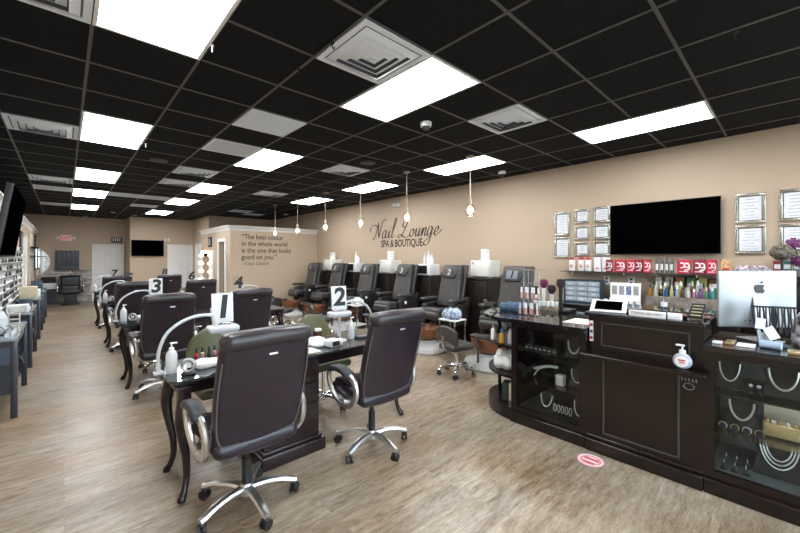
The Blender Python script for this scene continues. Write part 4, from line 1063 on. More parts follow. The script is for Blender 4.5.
# left countertop: polish riser, tubes, brushes
t = thing('acrylic_riser', 'tall clear acrylic display riser on the rounded end of the counter', 'display stand', (3.55, 1.86, .994))
for (x, z) in ((0, .0), (.02, .16), (.04, .32)): MB().bb(x-.07, x+.07, -.11+x, .11-x, z, z+.006).build('tier', ACRYL, t)
for sx in (-1, 1):
    for sy in (-1, 1): MB().cyl((sx*.05+.03, sy*.06, .006), (sx*.05+.03, sy*.06, .46), .005, n=8).build('post', ACRYL, t)
MB().bb(-.04, .12, -.10, .10, .46, .466).build('top_plate', ACRYL, t)
GL = [pm('gloss_pink', (.62, .35, .34), .25), pm('gloss_rose', (.55, .22, .24), .25), pm('gloss_nude', (.60, .47, .38), .25)]
for q in range(12):
    r_, c_ = divmod(q, 6); lab = 'slim %s lip gloss tube on the acrylic riser, %s tier, number %s' % (['pink', 'rose', 'nude'][q % 3], ['lower', 'upper'][r_], ['one', 'two', 'three', 'four', 'five', 'six'][c_])
    b = thing('lip_gloss', lab, 'lip gloss', (3.50+.03*r_ +.03*(c_ % 2), 1.945-.034*c_, 1.0005+.160*r_), 0, 'lip glosses on the acrylic riser')
    MB().lathe([(0, 0), (.011, 0), (.011, .06), (0, .06)], n=10).build('tube_body', GL[q % 3], b)
    MB().lathe([(0, .06), (.010, .06), (.009, .115), (0, .116)], n=10).build('cap', WPLAS if q % 4 else SILVER, b)
t = thing('white_pen_rack', 'row of small white pots beside the acrylic riser', 'rack', (3.66, 1.72, .994), R(20))
MB().rb((0, 0, .05), (.06, .20, .10), .006).build('rack_body', ACRYL, t)
for q in range(5): MB().rb((0, -.08+.04*q, .115), (.045, .032, .05), .006).build('pot', WPLAS, t)
crumple('blue_cloth', 'dark blue folded cloth on the counter end behind the acrylic riser', 'cloth', (3.72, 2.16, .994), (.22, .24, .07), pm('blue_cloth', (.05, .10, .17), .8, var=.5), 41)
t = thing('acrylic_slope', 'clear sloping acrylic panel left of the riser on the counter end', 'display stand', (3.50, 2.16, .994), R(30))
MB().bb(-.09, .09, -.12, .12, 0, .005).bb(-.09, .09, -.003, .003, 0, .19, M=Matrix.Translation((0, .05, .004)) @ Matrix.Rotation(R(-48), 4, 'X')).build('panel', ACRYL, t)
tag(MB().rb((0, 0, .016), (.22, .50, .032), .008).build('brush_tray', BTOP, None, (4.00, 1.86, .994)), 'long black tray under the makeup brushes on the left countertop', 'tray')
PUFF = pm('brush_hair', (.03, .018, .022), .9, var=.5, scale=200, bump=.5); PUFF2 = pm('brush_hair_plum', (.14, .02, .07), .9, var=.5, scale=200, bump=.5)
for q, (y, h, pf, wh, lab) in enumerate([(2.02, .17, PUFF, 1, 'dark makeup brush with white handle, leftmost on the black tray'), (1.92, .25, PUFF2, 1, 'tall plum coloured makeup brush with white handle on the black tray'),
                     (1.83, .19, PUFF, 1, 'dark makeup brush with white handle, third from left on the tray'), (1.73, .26, PUFF, 0, 'tall dark makeup brush with dark handle, rightmost on the tray')]):
    b = thing('makeup_brush', lab, 'makeup brush', (3.98, y, 1.0265), 0, 'makeup brushes on the tray')
    MB().lathe([(0, 0), (.024, 0), (.024, .035), (0, .035)], n=12).build('holder', BLACK, b)
    MB().lathe([(0, .03), (.013, .03), (.018, h*.45), (.020, h-.03), (0, h-.03)], n=12).build('handle', WPLAS if wh else BLACK, b)
    MB().lathe([(0, h-.035), (.020, h-.035), (.042, h+.0), (.046, h+.03), (.036, h+.058), (0, h+.068)], n=16).build('bristles', pf, b)
tag(MB().rb((0, 0, .002), (.30, .22, .004), .001).build('paper_sheet', WPAPER, None, (3.50, 1.33, .994)), 'white sheet of paper on the left countertop against the podium', 'paper')
# right countertop: computer, roll, necklaces, bag
ALU = pm('aluminium', (.36, .37, .39), .38, .7, var=.02)
t = thing('desktop_computer', 'silver all-in-one desktop computer seen from behind on the right countertop', 'computer', (3.68, .19, .994), math.atan2(-.385, .36)+pi)
def bulge(x, y, z): return (x, y+(.02*(1-(x/.27)**2)*(1-(z/.21)**2) if y > 0 else 0), z)
MB().rb((0, 0, .29), (.53, .022, .41), .008, 6, 2, bulge).build('display_body', ALU, t)
MB().bb(-.255, .255, -.013, -.011, .15, .485).build('display_screen', SCREEN, t)
MB().rb((0, .03, .004), (.19, .17, .008), .003).rb((0, .055, .15), (.10, .008, .30), .003, M=Matrix.Translation((0, .02, 0)) @ Matrix.Rotation(R(8), 4, 'X')).build('stand', ALU, t)
# fruit emblem on the back: body with bite, leaf
LG = pm('emblem_black', (.02, .02, .022), .2)
def emblem(sc):
    body = []
    pts = [(0, .30), (.14, .36), (.30, .33), (.40, .22), (.33, .14), (.29, 0.0), (.33, -.13), (.44, -.21), (.36, -.38), (.22, -.50), (.10, -.49), (0, -.455), (-.10, -.49), (-.22, -.50), (-.38, -.34), (-.46, -.10), (-.43, .16), (-.30, .32), (-.14, .36)]
    return [Vector((p[0]*sc, p[1]*sc)) for p in pts]
e = MB().prism([(p.x, p.y) for p in emblem(.075)], .0, .002, 'y')
e.prism([(.002, .030), (.006, .045), (.022, .054), (.020, .040)], 0, .002, 'y')
eo = e.build('emblem', LG, t); eo.location = (.0, .031, .37); eo.scale = (-1, 1, 1)
for q in range(7): MB().bb(-.10+.032*q-.009, -.10+.032*q+.005, .0, .002, -.003, .003).build('vent_slot', LG, t, (0, .0205, .135))
t = thing('necklace_stand', 'black stand hung with dark tassel necklaces and white tags beside the computer', 'jewellery stand', (3.46, .095, .994), R(-70))
MB().rb((0, 0, .008), (.14, .12, .016), .004).cyl((0, 0, .01), (0, 0, .26), .008).cyl((-.11, 0, .26), (.11, 0, .26), .007).build('stand', BLACK, t)
for q in range(7):
    x = -.09+.03*q; MB().tube(cr([(x-.008, 0, .26), (x-.010, -.012, .17), (x, -.014, .10-.01*(q % 3)), (x+.010, -.012, .17), (x+.008, 0, .26)], 4), .005, 6).build('strand', BLKM if q % 2 else pm('grey_beads', (.03, .03, .035), .6), t)
MB().rb((0, 0, 0), (.055, .004, .085), .002, M=Matrix.Translation((-.02, -.03, .09)) @ Matrix.Rotation(R(-28), 4, 'Y')).build('price_tag', WPAPER, t)
MB().rb((0, 0, 0), (.05, .004, .07), .002, M=Matrix.Translation((-.075, -.03, .15)) @ Matrix.Rotation(R(5), 4, 'Y')).build('price_tag', WPAPER, t)
crumple('patterned_bag', 'black and white patterned bag at the right edge on the countertop', 'bag', (3.60, -.05, .994), (.14, .12, .20), pm('zebra_pattern', (.42, .42, .43), .7, var=.95, scale=26), 51)
t = thing('blue_roll', 'pale blue paper roll lying in front of the necklace stand', 'roll', (3.35, .105, .994), R(80))
MB().cyl((-.05, 0, .026), (.05, 0, .026), .026, n=20).build('roll', pm('pale_blue', (.38, .48, .62), .6), t)
for q, (x, y, s_, c_, lab) in enumerate([(3.38, .30, (.16, .05, .012), GOLD, 'gold toned hair clip on the right countertop'), (3.30, .36, (.07, .05, .014), WPLAS, 'small white card stack at the left end of the right countertop'), (3.34, .22, (.12, .09, .010), WPAPER, 'white leaflet lying under the computer'), (3.28, .0, (.09, .06, .02), GOLD, 'small gold tin at the right edge of the countertop')]):
    tag(MB().rb((0, 0, s_[2]/2), s_, .003, 1, 2).build(['hair_clip', 'card_stack', 'leaflet', 'gold_tin'][q], c_, None, (x, y, .994)), lab, ['hair clip', 'cards', 'leaflet', 'tin'][q])
# floor sticker
t = thing('floor_sticker', 'round pink and white distancing sticker on the floor before the podium', 'floor sticker', (3.02, 1.08, .0005))
MB().lathe([(0, 0), (.098, 0), (.098, .0015), (0, .0015)], n=32).build('disc', pm('sticker_pink', (.72, .28, .32), .5, var=.1), t)
MB().tube([(cos(2*pi*i/32)*.082, sin(2*pi*i/32)*.082, .0015) for i in range(32)], .004, 6, closed=True).build('ring', WPAPER, t)
for q, wdt in enumerate([.08, .12, .10, .05]): MB().bb(-.05+.03*q, -.037+.03*q, -wdt/2, wdt/2, .0014, .0022).build('print_line', WPAPER if q % 2 else pm('red_print', (.5, .03, .03), .5), t)
# ------------------------------------------------------------------ back counter and wall behind reception
t = thing('back_counter', 'long dark back counter against the right wall behind the reception desk', 'counter', (0, 0, 0))
MB().bb(5.42, WX-.016, -1.2, 2.52, .02, .88).build('body', DWOOD, t)
MB().rb((5.66, .66, .90), (.56, 3.78, .04), .006).build('top', BTOP, t)
for q in range(7): MB().rb((5.415, -.94+.53*q, .46), (.02, .49, .76), .004).build('door', DWOOD, t)
SLATE = brick_mat('ledge_slate', (.16, .13, .11), (.30, .25, .21), (.08, .07, .06), .15, .03)
tag(MB().rb((5.74, .78, 1.005), (.38, 1.06, .17), .006).build('display_ledge', pm('slate_wood', (.20, .165, .14), .5, var=.5, scale=12)), 'brown grey display ledge on the back counter under the bottle shelf', 'ledge')
t = thing('glass_shelf', 'long glass wall shelf of red and white boxes under the big television', 'shelf', (WX, 1.22, 1.38))
MB().bb(-.26, .002, -1.60, 1.27, -.010, 0).build('shelf_board', pm('dark_glass_shelf', (.05, .05, .05), .1), t)
for y in (-1.2, -.4, .4, 1.1): MB().bb(-.20, .002, y-.008, y+.008, -.045, -.010).build('bracket', CHROME, t)
RED = pm('red_card', (.50, .02, .05), .45); REDD = pm('dark_red_card', (.26, .01, .03), .45)
ZS = 1.381
for q, y in enumerate([2.343, 2.205, 2.104]):
    b = thing('white_bottle', 'white bottle with red top on the wall shelf, %s of three at its left end' % ['leftmost', 'middle', 'rightmost'][q], 'bottle', (5.80, y, ZS), 0, 'white bottles with red tops')
    MB().rb((0, 0, .085), (.06, .075, .17), .014).build('bottle_body', WPLAS, b); MB().rb((0, 0, .19), (.05, .065, .04), .01).build('cap', pm('cap_red', (.5, .05, .06), .4), b)
    MB().bb(-.032, -.0295, -.02, .02, .05, .10).build('label', pm('label_pale_red', (.6, .3, .3), .5), b)
for q, y in enumerate([1.978, 1.868]):
    b = thing('white_box', 'tall plain white carton on the wall shelf, %s of two right of the red-topped bottles' % ['left', 'right'][q], 'box', (5.82, y, ZS), 0, 'white cartons on the wall shelf')
    MB().rb((0, 0, .105), (.07, .088, .21), .004).build('box_body', WPAPER, b); MB().bb(-.0365, -.0345, -.025, .025, .03, .06).build('print', pm('label_pale_red', (.6, .3, .3), .5), b)
reds = [(1.795, .075), (1.675, .135), (1.54, .085), (1.45, .085), (1.35, .08), (.953, .132), (.802, .122), (.685, .095)]
for q, (y, w_) in enumerate(reds):
    dx = -.07 if q == 0 else 0
    b = thing('red_box', 'red box with white curl mark on the wall shelf, %s from left' % ['first', 'second', 'third', 'fourth', 'fifth', 'sixth', 'seventh', 'eighth'][q], 'box', (5.80+dx, y, ZS), 0, 'red product boxes on the wall shelf')
    MB().rb((0, 0, .088), (.07, w_, .176), .004).build('box_body', RED if q % 3 else REDD, b)
    m = MB(); s_ = .7 if w_ < .1 else 1.
    for (oy, rr) in ((.02*s_, .030), (-.028*s_, .026)):
        m.tube([(-.0355, oy+cos(a)*rr*s_, .105+sin(a)*rr) for a in [R(60+22*i) for i in range(12)]], .009*s_, 6)
    m.tube(cr([(-.0355, -.028*s_-.026*s_, .105), (-.0355, -.03*s_-.024*s_, .06), (-.0355, -.005, .04)], 4), .008*s_, 6)
    m.bb(-.0365, -.0345, -w_*.35, w_*.35, .022, .032); m.build('curl_mark', WPLAS, b)
for q in range(4):
    b = thing('dark_tube', 'dark tube bottle with silver label between the red boxes, %s of four' % ['first', 'second', 'third', 'last'][q], 'bottle', (5.79, 1.235-.052*q, ZS), 0, 'dark tubes on the wall shelf')
    MB().lathe([(0, 0), (.021, 0), (.022, .14), (.010, .17), (.008, .21), (0, .21)], n=12).build('bottle_body', pm('dark_grey_tube', (.08, .075, .08), .3), b)
    MB().bb(-.024, -.0205, -.014, .014, .04, .12).build('label', SIGNW, b)
b = thing('orange_box', 'orange and cream floral carton at the right end of the wall shelf', 'box', (5.80, .555, ZS)); MB().rb((0, 0, .09), (.06, .09, .18), .003).build('box_body', pm('orange_card', (.60, .38, .20), .5, var=.5, scale=40), b); MB().bb(-.032, -.0295, -.03, .03, .03, .08).build('print', pm('red_print', (.5, .03, .03), .5), b)
for q in range(5):
    b = thing('small_carton', 'small %s carton on the wall shelf above the computer, number %s' % (['dark red', 'teal', 'grey', 'cream', 'green'][q], ['one', 'two', 'three', 'four', 'five'][q]), 'box', (5.80, .13-.075*q, ZS), 0, 'small cartons above the computer')
    MB().rb((0, 0, .085), (.06, .066, .17), .003).build('box_body', pm('carton_%d' % q, [(.25, .03, .03), (.05, .15, .15), (.2, .2, .2), (.5, .45, .35), (.05, .2, .08)][q], .5), b); MB().bb(-.032, -.0295, -.024, .024, .08, .13).build('print', WPAPER, b)
crumple('scarf_pile', 'patterned white and purple folded scarves on the wall shelf above the computer', 'scarf', (5.80, .33, ZS), (.16, .28, .10), pm('scarf_pattern', (.45, .38, .42), .8, var=.9, scale=30), 61)
# lower items on counter / ledge
t = thing('drawer_organizer', 'dark blue case with small clear drawers on the back counter left end', 'organizer', (5.70, 2.13, .921))
MB().bb(-.09, .09, -.26, .26, 0, .012).bb(-.09, .09, -.26, .26, .325, .337).bb(-.09, .09, -.26, -.25, .012, .325).bb(-.09, .09, .25, .26, .012, .325).bb(.08, .09, -.25, .25, .012, .325).build('case', pm('slate_blue_case', (.04, .06, .08), .4), t)
for r_ in range(4):
    for c_ in range(3):
        ww = .155; d = MB().rb((-.01, -.162+.162*c_, .052+.076*r_), (.15, ww, .066), .004)
        do = d.build('drawer', pm('clear_drawer', (.34, .40, .46), .25, var=.15), t); MB().bb(-.092, -.085, -.162+.162*c_-.03, -.162+.162*c_+.03, .048+.076*r_, .056+.076*r_).build('drawer_lip', WPLAS, do)
t = thing('tape_roll', 'round black tape roll standing on the back counter right of the drawer case', 'tape', (5.60, 1.80, .921)); MB().tube([(0, cos(2*pi*i/20)*.045, .062+.045*sin(2*pi*i/20)) for i in range(20)], [(.017, .02)]*20, 8, closed=True).build('roll', BLACK, t); MB().cyl((-.012, 0, .062), (.012, 0, .062), .03, n=16).build('core', SIGNW, t)
t = thing('photo_display', 'white portrait display board with rows of small faces on the back counter', 'display board', (5.60, 1.56, .921))
MB().rb((0, 0, .16), (.03, .36, .32), .004).rb((-.03, 0, .05), (.06, .36, .10), .004).build('board', WPAPER, t)
for q in range(4): MB().sphere((0, 0, 0), .024, 10, M=Matrix.Translation((-.062, -.125+.083*q, .062)) @ Matrix.Scale(.15, 4, (1, 0, 0))).build('portrait', pm('portrait_grey', (.3, .29, .29), .6, var=.4, scale=60), t)
for q in range(4): MB().bb(-.017, -.0145, -.16+.085*q, -.10+.085*q, .16, .28).build('picture', pm('picture_blue', (.16, .22, .34), .5, var=.5, scale=50) if q == 1 else pm('portrait_grey', (.3, .29, .29), .6), t)
cols = [('amber', (.45, .22, .05)), ('clear', (.5, .52, .52)), ('green', (.06, .26, .10)), ('blue', (.05, .14, .38)), ('pink', (.6, .22, .28)), ('cream', (.6, .55, .42)), ('brown', (.16, .08, .05)), ('teal', (.05, .28, .28)), ('yellow', (.55, .5, .15)), ('violet', (.22, .14, .32)), ('black', (.02, .02, .02)), ('white', (.7, .7, .68))]
rnd = random.Random(5)
for r_ in range(2):
    for q in range(12):
        cn, cc = cols[(q*5+r_*7) % 12]; y = 1.275-.056*q-(.02 if r_ else 0); h = [.13, .19][r_]*rnd.uniform(.85, 1.15)
        b = thing('lotion_bottle', '%s bottle on the display ledge, %s row, %s' % (cn, ['front', 'rear'][r_], ['left end', 'second from left', 'third from left', 'fourth from left', 'fifth from left', 'sixth from left', 'seventh from left', 'eighth from left', 'ninth from left', 'tenth from left', 'second from right', 'right end'][q]), 'bottle', (5.62+.12*r_, y, 1.0905), 0, 'coloured bottles on the display ledge')
        w_ = rnd.uniform(.036, .05)
        if (q+r_) % 3 == 0: MB().rb((0, 0, h*.36), (.035, w_, h*.72), .006).build('bottle_body', pm('bottle_'+cn, tuple(q_*.6 for q_ in cc), .2), b)
        else: MB().lathe([(0, 0), (w_*.46, 0), (w_*.5, .01), (w_*.45, h*.55), (w_*.2, h*.72), (0, h*.72)], n=12).build('bottle_body', pm('bottle_'+cn, tuple(q_*.6 for q_ in cc), .2), b)
        MB().lathe([(0, h*.70), (.011, h*.70), (.010, h), (0, h)], n=10).build('cap', [BLACK, GOLD, WPLAS][q % 3], b)
for q, (y, w_, h, cn, cc) in enumerate([(1.315, .06, .30, 'brown', (.12, .08, .06)), (1.225, .05, .31, 'cream', (.55, .48, .34)), (1.165, .05, .30, 'mauve', (.35, .25, .28))]): pass
for q in range(6):
    cn, cc = [('white', (.7, .7, .68)), ('cream', (.6, .55, .42)), ('amber', (.45, .22, .05)), ('green', (.06, .26, .10)), ('yellow', (.55, .5, .15)), ('brown', (.16, .08, .05))][q]
    b = thing('tall_carton', 'tall %s carton standing at the back of the display ledge' % cn, 'box', (5.88, 1.24-.115*q, 1.0905), 0, 'tall cartons on the display ledge')
    MB().rb((0, 0, .12), (.05, .08, .24), .003).build('box_body', pm('bottle_'+cn, tuple(q_*.6 for q_ in cc), .2), b); MB().bb(-.027, -.0245, -.03, .03, .08, .17).build('print', WPAPER, b)
t = thing('white_cup', 'small white cup on the back counter in front of the display ledge', 'cup', (5.48, 1.10, .921)); MB().lathe([(0, 0), (.028, 0), (.036, .11), (.033, .11), (.026, .006), (0, .006)], n=16).build('cup_body', WPLAS, t)
MB().tube([(0, 0, .01), (.02, .01, .15)], .003, 6).build('straw', SIGNW, t)
for q, (y, z) in enumerate([(1.90, 1.25), (1.58, 1.25)]):
    t = thing('wall_outlet', 'white wall outlet under the glass shelf, %s one' % ['left', 'right'][q], 'outlet', (WX, y, z), 0, 'wall outlets under the shelf'); MB().rb((-.004, 0, 0), (.012, .08, .12), .003).build('plate', WPLAS, t); MB().bb(-.012, -.009, -.015, .015, .012, .04).build('socket', BLKM, t); MB().bb(-.012, -.009, -.015, .015, -.04, -.012).build('socket', BLKM, t)
# television
def tv(lab, loc, w, h, rz, tilt=0.):
    t = thing('television', lab, 'television', loc, rz); M = Matrix.Rotation(tilt, 4, 'X')
    MB().rb((0, 0, 0), (w, .045, h), .006, M=M).build('housing', BLACK, t)
    MB().bb(-w/2+.008, w/2-.008, -.0245, -.0225, -h/2+.010, h/2-.008, M=M).build('screen', SCREEN, t)
    MB().bb(-.15, .15, .02, .075, -.12, .12).build('wall_mount', BLKM, t)
    return t
tv('big black television on the tan right wall above the shelf of red boxes', (WX-.074, 1.215, 1.985), 1.22, .71, R(-90))
tv('black wall screen at the back of the salon between the two white doors', (2.24, 16.05-.074, 1.94), .98, .58, 0)
# certificates
FR = pm('mirror_frame', (.55, .55, .50), .22, .9, var=.2, scale=40); FRD = pm('frame_edge', (.10, .09, .07), .4)
CERT = pm('certificate_paper', (.72, .75, .78), .5, var=.06, scale=25)
def cert(y0, y1, z0, z1, lab, k):
    t = thing('framed_certificate', lab, 'certificate', (WX+.001, (y0+y1)/2, (z0+z1)/2), 0, 'framed certificates around the television')
    w, h = abs(y0-y1), z1-z0; b_ = .03
    m = MB()
    for (a, b2, c, e) in ((-w/2, w/2, -h/2, -h/2+b_), (-w/2, w/2, h/2-b_, h/2), (-w/2, -w/2+b_, -h/2+b_, h/2-b_), (w/2-b_, w/2, -h/2+b_, h/2-b_)): m.rb((-.014, (a+b2)/2, (c+e)/2), (.028, b2-a, e-c), .006)
    m.build('frame', FR, t)
    MB().bb(-.008, 0, -w/2+.02, w/2-.02, -h/2+.02, h/2-.02).build('backing', FRD, t)
    MB().bb(-.012, -.008, -w/2+b_+.008, w/2-b_-.008, -h/2+b_+.008, h/2-b_-.008).build('certificate_sheet', CERT, t)
    m = MB(); n = 5 if h < .3 else 7
    rr = random.Random(k)
    for q in range(n):
        ww = (w-2*b_)*rr.uniform(.3, .75); z = h/2-b_-.04-(h-2*b_-.07)*q/(n-1); m.bb(-.0128, -.0119, -ww/2, ww/2, z-.003, z+.003)
    m.build('print', pm('print_grey', (.30, .32, .36), .6), t)
cl = [(2.68, 2.43, 1.937, 2.32, 'upper tall framed certificate, leftmost column'), (2.68, 2.43, 1.58, 1.918, 'lower tall framed certificate, leftmost column'),
 (2.36, 2.136, 2.119, 2.341, 'top framed certificate of the middle column left of the television'), (2.36, 2.136, 1.862, 2.079, 'middle framed certificate of the middle column left of the television'), (2.36, 2.136, 1.611, 1.825, 'bottom framed certificate of the middle column left of the television'),
 (2.085, 1.848, 2.113, 2.352, 'top framed certificate next to the television left edge'), (2.085, 1.848, 1.861, 2.087, 'middle framed certificate next to the television left edge'), (2.085, 1.848, 1.611, 1.835, 'bottom framed certificate next to the television left edge'),
 (.488, .222, 1.99, 2.34, 'upper framed certificate right of the television'), (.488, .222, 1.626, 1.965, 'lower framed certificate right of the television'),
 (.12, -.15, 1.991, 2.345, 'upper framed certificate cut by the right edge of the picture'), (.12, -.15, 1.64, 1.96, 'lower framed certificate at the right edge behind the purple flowers')]
for k, c_ in enumerate(cl): cert(c_[1], c_[0], c_[2], c_[3], c_[4], k)
# purple flowers with leaves
t = thing('flower_arrangement', 'purple flowers with dark green leaves in a dark vase at the upper right edge', 'flowers', (5.66, -.07, .921))
MB().lathe([(0, 0), (.07, 0), (.09, .10), (.08, .30), (.05, .42), (.06, .45), (.045, .44), (0, .40)], n=20).build('vase', BLACK, t)
PUR = pm('purple_petal', (.13, .025, .11), .6, var=.4, scale=30); LEAF = pm('dark_leaf', (.03, .10, .03), .5, var=.4)
rnd = random.Random(3)
fl = [(-.06, .08, .81, .055), (.02, -.04, .86, .05), (-.06, .05, .63, .05), (.0, -.06, .70, .04)]
for (x, y, z, r_) in fl:
    MB().tube(cr([(0, 0, .40), (x*.5, y*.5, .40+(z-.4)*.6), (x, y, z)], 4), .006, 6).build('stem', LEAF, t)
    m = MB()
    for q in range(6):
        a = 2*pi*q/6; M = Matrix.Translation((x, y, z)) @ Matrix.Rotation(a, 4, 'X') @ Matrix.Translation((-.01, 0, r_*.6)) @ Matrix.Rotation(R(20), 4, 'Y')
        m.rb((0, 0, 0), (.012, r_*.8, r_*1.1), .006, 2, 2, M=M)
    m.sphere((x-.02, y, z), .016, 10); m.build('blossom', PUR, t)
for q in range(12):
    a = 2*pi*q/12; z = .5+.2*rnd.random(); L2 = .12+.06*rnd.random()
    MB().rb((0, L2/2, 0), (.05, L2, .006), .002, 3, 1, lambda x, y, z_: (x*(1-abs(y)/(L2*.55)*.8), y, z_-y*y*2), Matrix.Translation((0, 0, z)) @ Matrix.Rotation(a, 4, 'Z') @ Matrix.Rotation(R(25), 4, 'X')).build('leaf', LEAF, t)
t = thing('hat_stand', 'slim black stand under the patterned scarf beside the purple flowers', 'stand', (5.56, .09, .921))
MB().lathe([(0, 0), (.07, 0), (.07, .015), (.012, .03), (.010, .63), (.05, .64), (.05, .65), (0, .65)], n=16).build('post', BLACK, t)
crumple('patterned_scarf', 'dark patterned scarf bundled on a stand beside the purple flowers', 'scarf', (5.56, .09, 1.573), (.16, .18, .14), pm('dark_pattern', (.12, .10, .08), .7, var=.9, scale=40), 62)
# ------------------------------------------------------------------ left wall: cabinets, television, polish racks
def side_cab(L):
    """cross-braced open side, glassy top; origin at floor, centre; long axis along y"""
    t = thing('display_table', 'x', 'display table')
    w = .34
    MB().rb((0, 0, .775), (w, L, .03), .006).build('top', pm('blue_glass_top', (.20, .24, .27), .08, spec=.8), t)
    for sx in (-1, 1):
        for sy in (-1, 1): MB().rb((sx*(w/2-.025), sy*(L/2-.03), .38), (.05, .05, .76), .004).build('leg', NAVY, t)
    MB().bb(-w/2+.04, w/2-.04, -L/2+.03, L/2-.03, .28, .31).bb(-w/2+.04, w/2-.04, -L/2+.03, L/2-.03, .50, .52).bb(-w/2+.01, w/2-.01, -L/2+.012, -L/2+.045, .24, .50).bb(-w/2+.01, w/2-.01, L/2-.045, L/2-.012, .24, .50).bb(w/2-.045, w/2-.012, -L/2+.03, L/2-.03, .69, .76).bb(-w/2+.01, w/2-.01, -L/2+.02, -L/2+.05, .70, .76).build('shelves', NAVY, t)
    MB().bb(-w/2+.01, -w/2+.02, -L/2+.03, L/2-.03, .25, .74).bb(-w/2+.05, w/2-.05, -L/2+.02, -L/2+.03, .53, .70).bb(-w/2+.05, w/2-.05, L/2-.03, L/2-.02, .53, .70).build('rear_panel', pm('blue_glass_panel', (.04, .07, .12), .1, spec=.8), t)
    m = MB(); n = max(2, int(L/.6))
    for q in range(n):
        y0 = -L/2+.05+q*(L-.1)/n; y1 = y0+(L-.1)/n
        m.tube([(w/2-.03, y0, .27), (w/2-.03, y1, .50)], .013, 6).tube([(w/2-.03, y0, .50), (w/2-.03, y1, .27)], .013, 6)
    m.build('cross_brace', NAVY, t)
    return t
c1 = side_cab(1.30); c1.location = (-.51, 5.86, 0); c1['label'] = 'navy display table with cross braces nearest the camera on the left wall'; c1['group'] = 'display tables on the left wall'
dup(c1, (-.51, 8.10, 0), 0, 'navy display table second along the left wall', 'display tables on the left wall')
dup(c1, (-.51, 10.6, 0), 0, 'navy display table third along the left wall', 'display tables on the left wall')
dup(c1, (-.51, 12.9, 0), 0, 'navy display table farthest along the left wall', 'display tables on the left wall')
# wall television, tilted down
t = thing('television', 'black television tilted down from the left wall at the picture edge', 'television', (-.33, 4.48, 1.865), R(90))
M = Matrix.Rotation(R(8), 4, 'X')
MB().rb((0, .0, 0), (1.13, .04, .545), .006, M=M).build('housing', BLACK, t)
MB().bb(-.557, .557, -.0225, -.0205, -.262, .265, M=M).build('screen', SCREEN, t)
MB().cyl((0, .02, 0), (0, .35, .02), .03).rb((0, .355, .0), (.2, .02, .3), .005).build('wall_arm', BLKM, t)
# slatwall with polish shelves
t = thing('polish_rack', 'white slatted wall rack with rows of dark nail polish on the left wall', 'display rack', (LX, 8.9, 0))
MB().bb(0, .02, -4.2, 2.2, .80, 1.80).build('backboard', WPLAS, t)
for q in range(9):
    z = .86+.105*q; MB().bb(.02, .075, -4.15, 2.15, z, z+.012).bb(.07, .075, -4.15, 2.15, z, z+.022).build('slat_shelf', WPLAS, t)
pmats = [pm('rackpol_%d' % i, c, .2) for i, c in enumerate([(.02, .02, .025), (.05, .02, .025), (.02, .03, .05), (.12, .05, .06), (.05, .05, .05)])]
proto = None; n_ = 0; cn5 = ['black', 'wine', 'navy', 'red', 'charcoal']
protos = []
for i in range(5):
    b = thing('polish_bottle', '%s nail polish bottle on the white slatted wall rack' % cn5[i], 'nail polish', (0, 0, 0), 0, '%s polish bottles on the white rack' % cn5[i])
    MB().rb((0, 0, .018), (.024, .026, .036), .006).build('bottle_body', pmats[i], b); MB().lathe([(0, .035), (.008, .035), (.006, .07), (0, .071)], n=8).build('cap', BLACK, b)
    protos.append([b, False])
for r_ in range(9):
    for q in range(30):
        if random.random() < .55: continue
        p = protos[(q*3+r_*2) % 5]; loc = (LX+.045, 4.9+q*.205+random.uniform(-.05, .05), .8725+.105*r_)
        if not p[1]: p[0].location = loc; p[1] = True
        else:
            r2 = p[0].copy(); COL.objects.link(r2); r2.location = loc
            for ch in [c for c in (p[2] if len(p) > 2 else [])]:
                c2 = ch.copy(); COL.objects.link(c2); c2.parent = r2
        if len(p) < 3: p.append([c for c in bpy.data.objects if c.parent == p[0]])
# goods on the tables
ZL = .791
def acr_tower(x, y, h, lab):
    t = thing('acrylic_tower', lab, 'display stand', (x, y, ZL))
    CR = pm('cream_acrylic', (.62, .60, .52), .25)
    MB().bb(-.05, .05, -.05, .05, 0, .012).bb(-.045, -.038, -.05, .05, .012, h).bb(.038, .045, -.05, .05, .012, h).build('uprights', CR, t)
    for q in range(4): MB().bb(-.038, .038, -.05, .05, h*(q+1)/4-.01, h*(q+1)/4).build('shelf', CR, t)
    return t
acr_tower(-.40, 5.75, .26, 'tall cream acrylic tower on the nearest navy display table')
def basket(x, y, lab, seed): 
    crumple('gift_bag', lab, 'bag', (x, y, ZL), (.15, .30, .20), pm('bag_white', (.62, .66, .72), .6, var=.15), seed)
basket(-.525, 5.62, 'white crumpled gift bag on the nearest navy display table', 71)
for q in range(4):
    t = thing('glass_ring', 'looped black wire jewellery holder on the nearest display table, %s' % ['frontmost', 'second', 'third', 'rearmost'][q], 'jewellery holder', (-.57+.045*q, 5.32+.07*q, ZL), R(30*q), 'wire jewellery holders')
    MB().lathe([(0, 0), (.025, 0), (.025, .008), (0, .008)], n=12).build('foot', BLACK, t); MB().tube([(0, cos(2*pi*i/16)*.04, .047+.04*sin(2*pi*i/16)) for i in range(16)], .003, 6, closed=True).build('loop', BLACK, t)
for q in range(6):
    jar('small_jar', 'small clear jar on the nearest navy display table, %s' % ['first at front', 'second', 'third', 'fourth', 'fifth', 'last at rear'][q], 'jar', (-.42+.03*(q % 2), 5.28+.07*q, ZL), .018, .045, SOFT, SILVER, 'small jars on the nearest display table')
def carton(x, y, d, m_, lab): tag(MB().rb((0, 0, d[2]/2), d, .004, 1, 1).build('carton', m_, None, (x, y, ZL)), lab, 'box')
CREAM = pm('cream_card', (.60, .52, .36), .6)
carton(-.50, 7.75, (.22, .25, .10), WPAPER, 'white carton on the second navy display table')
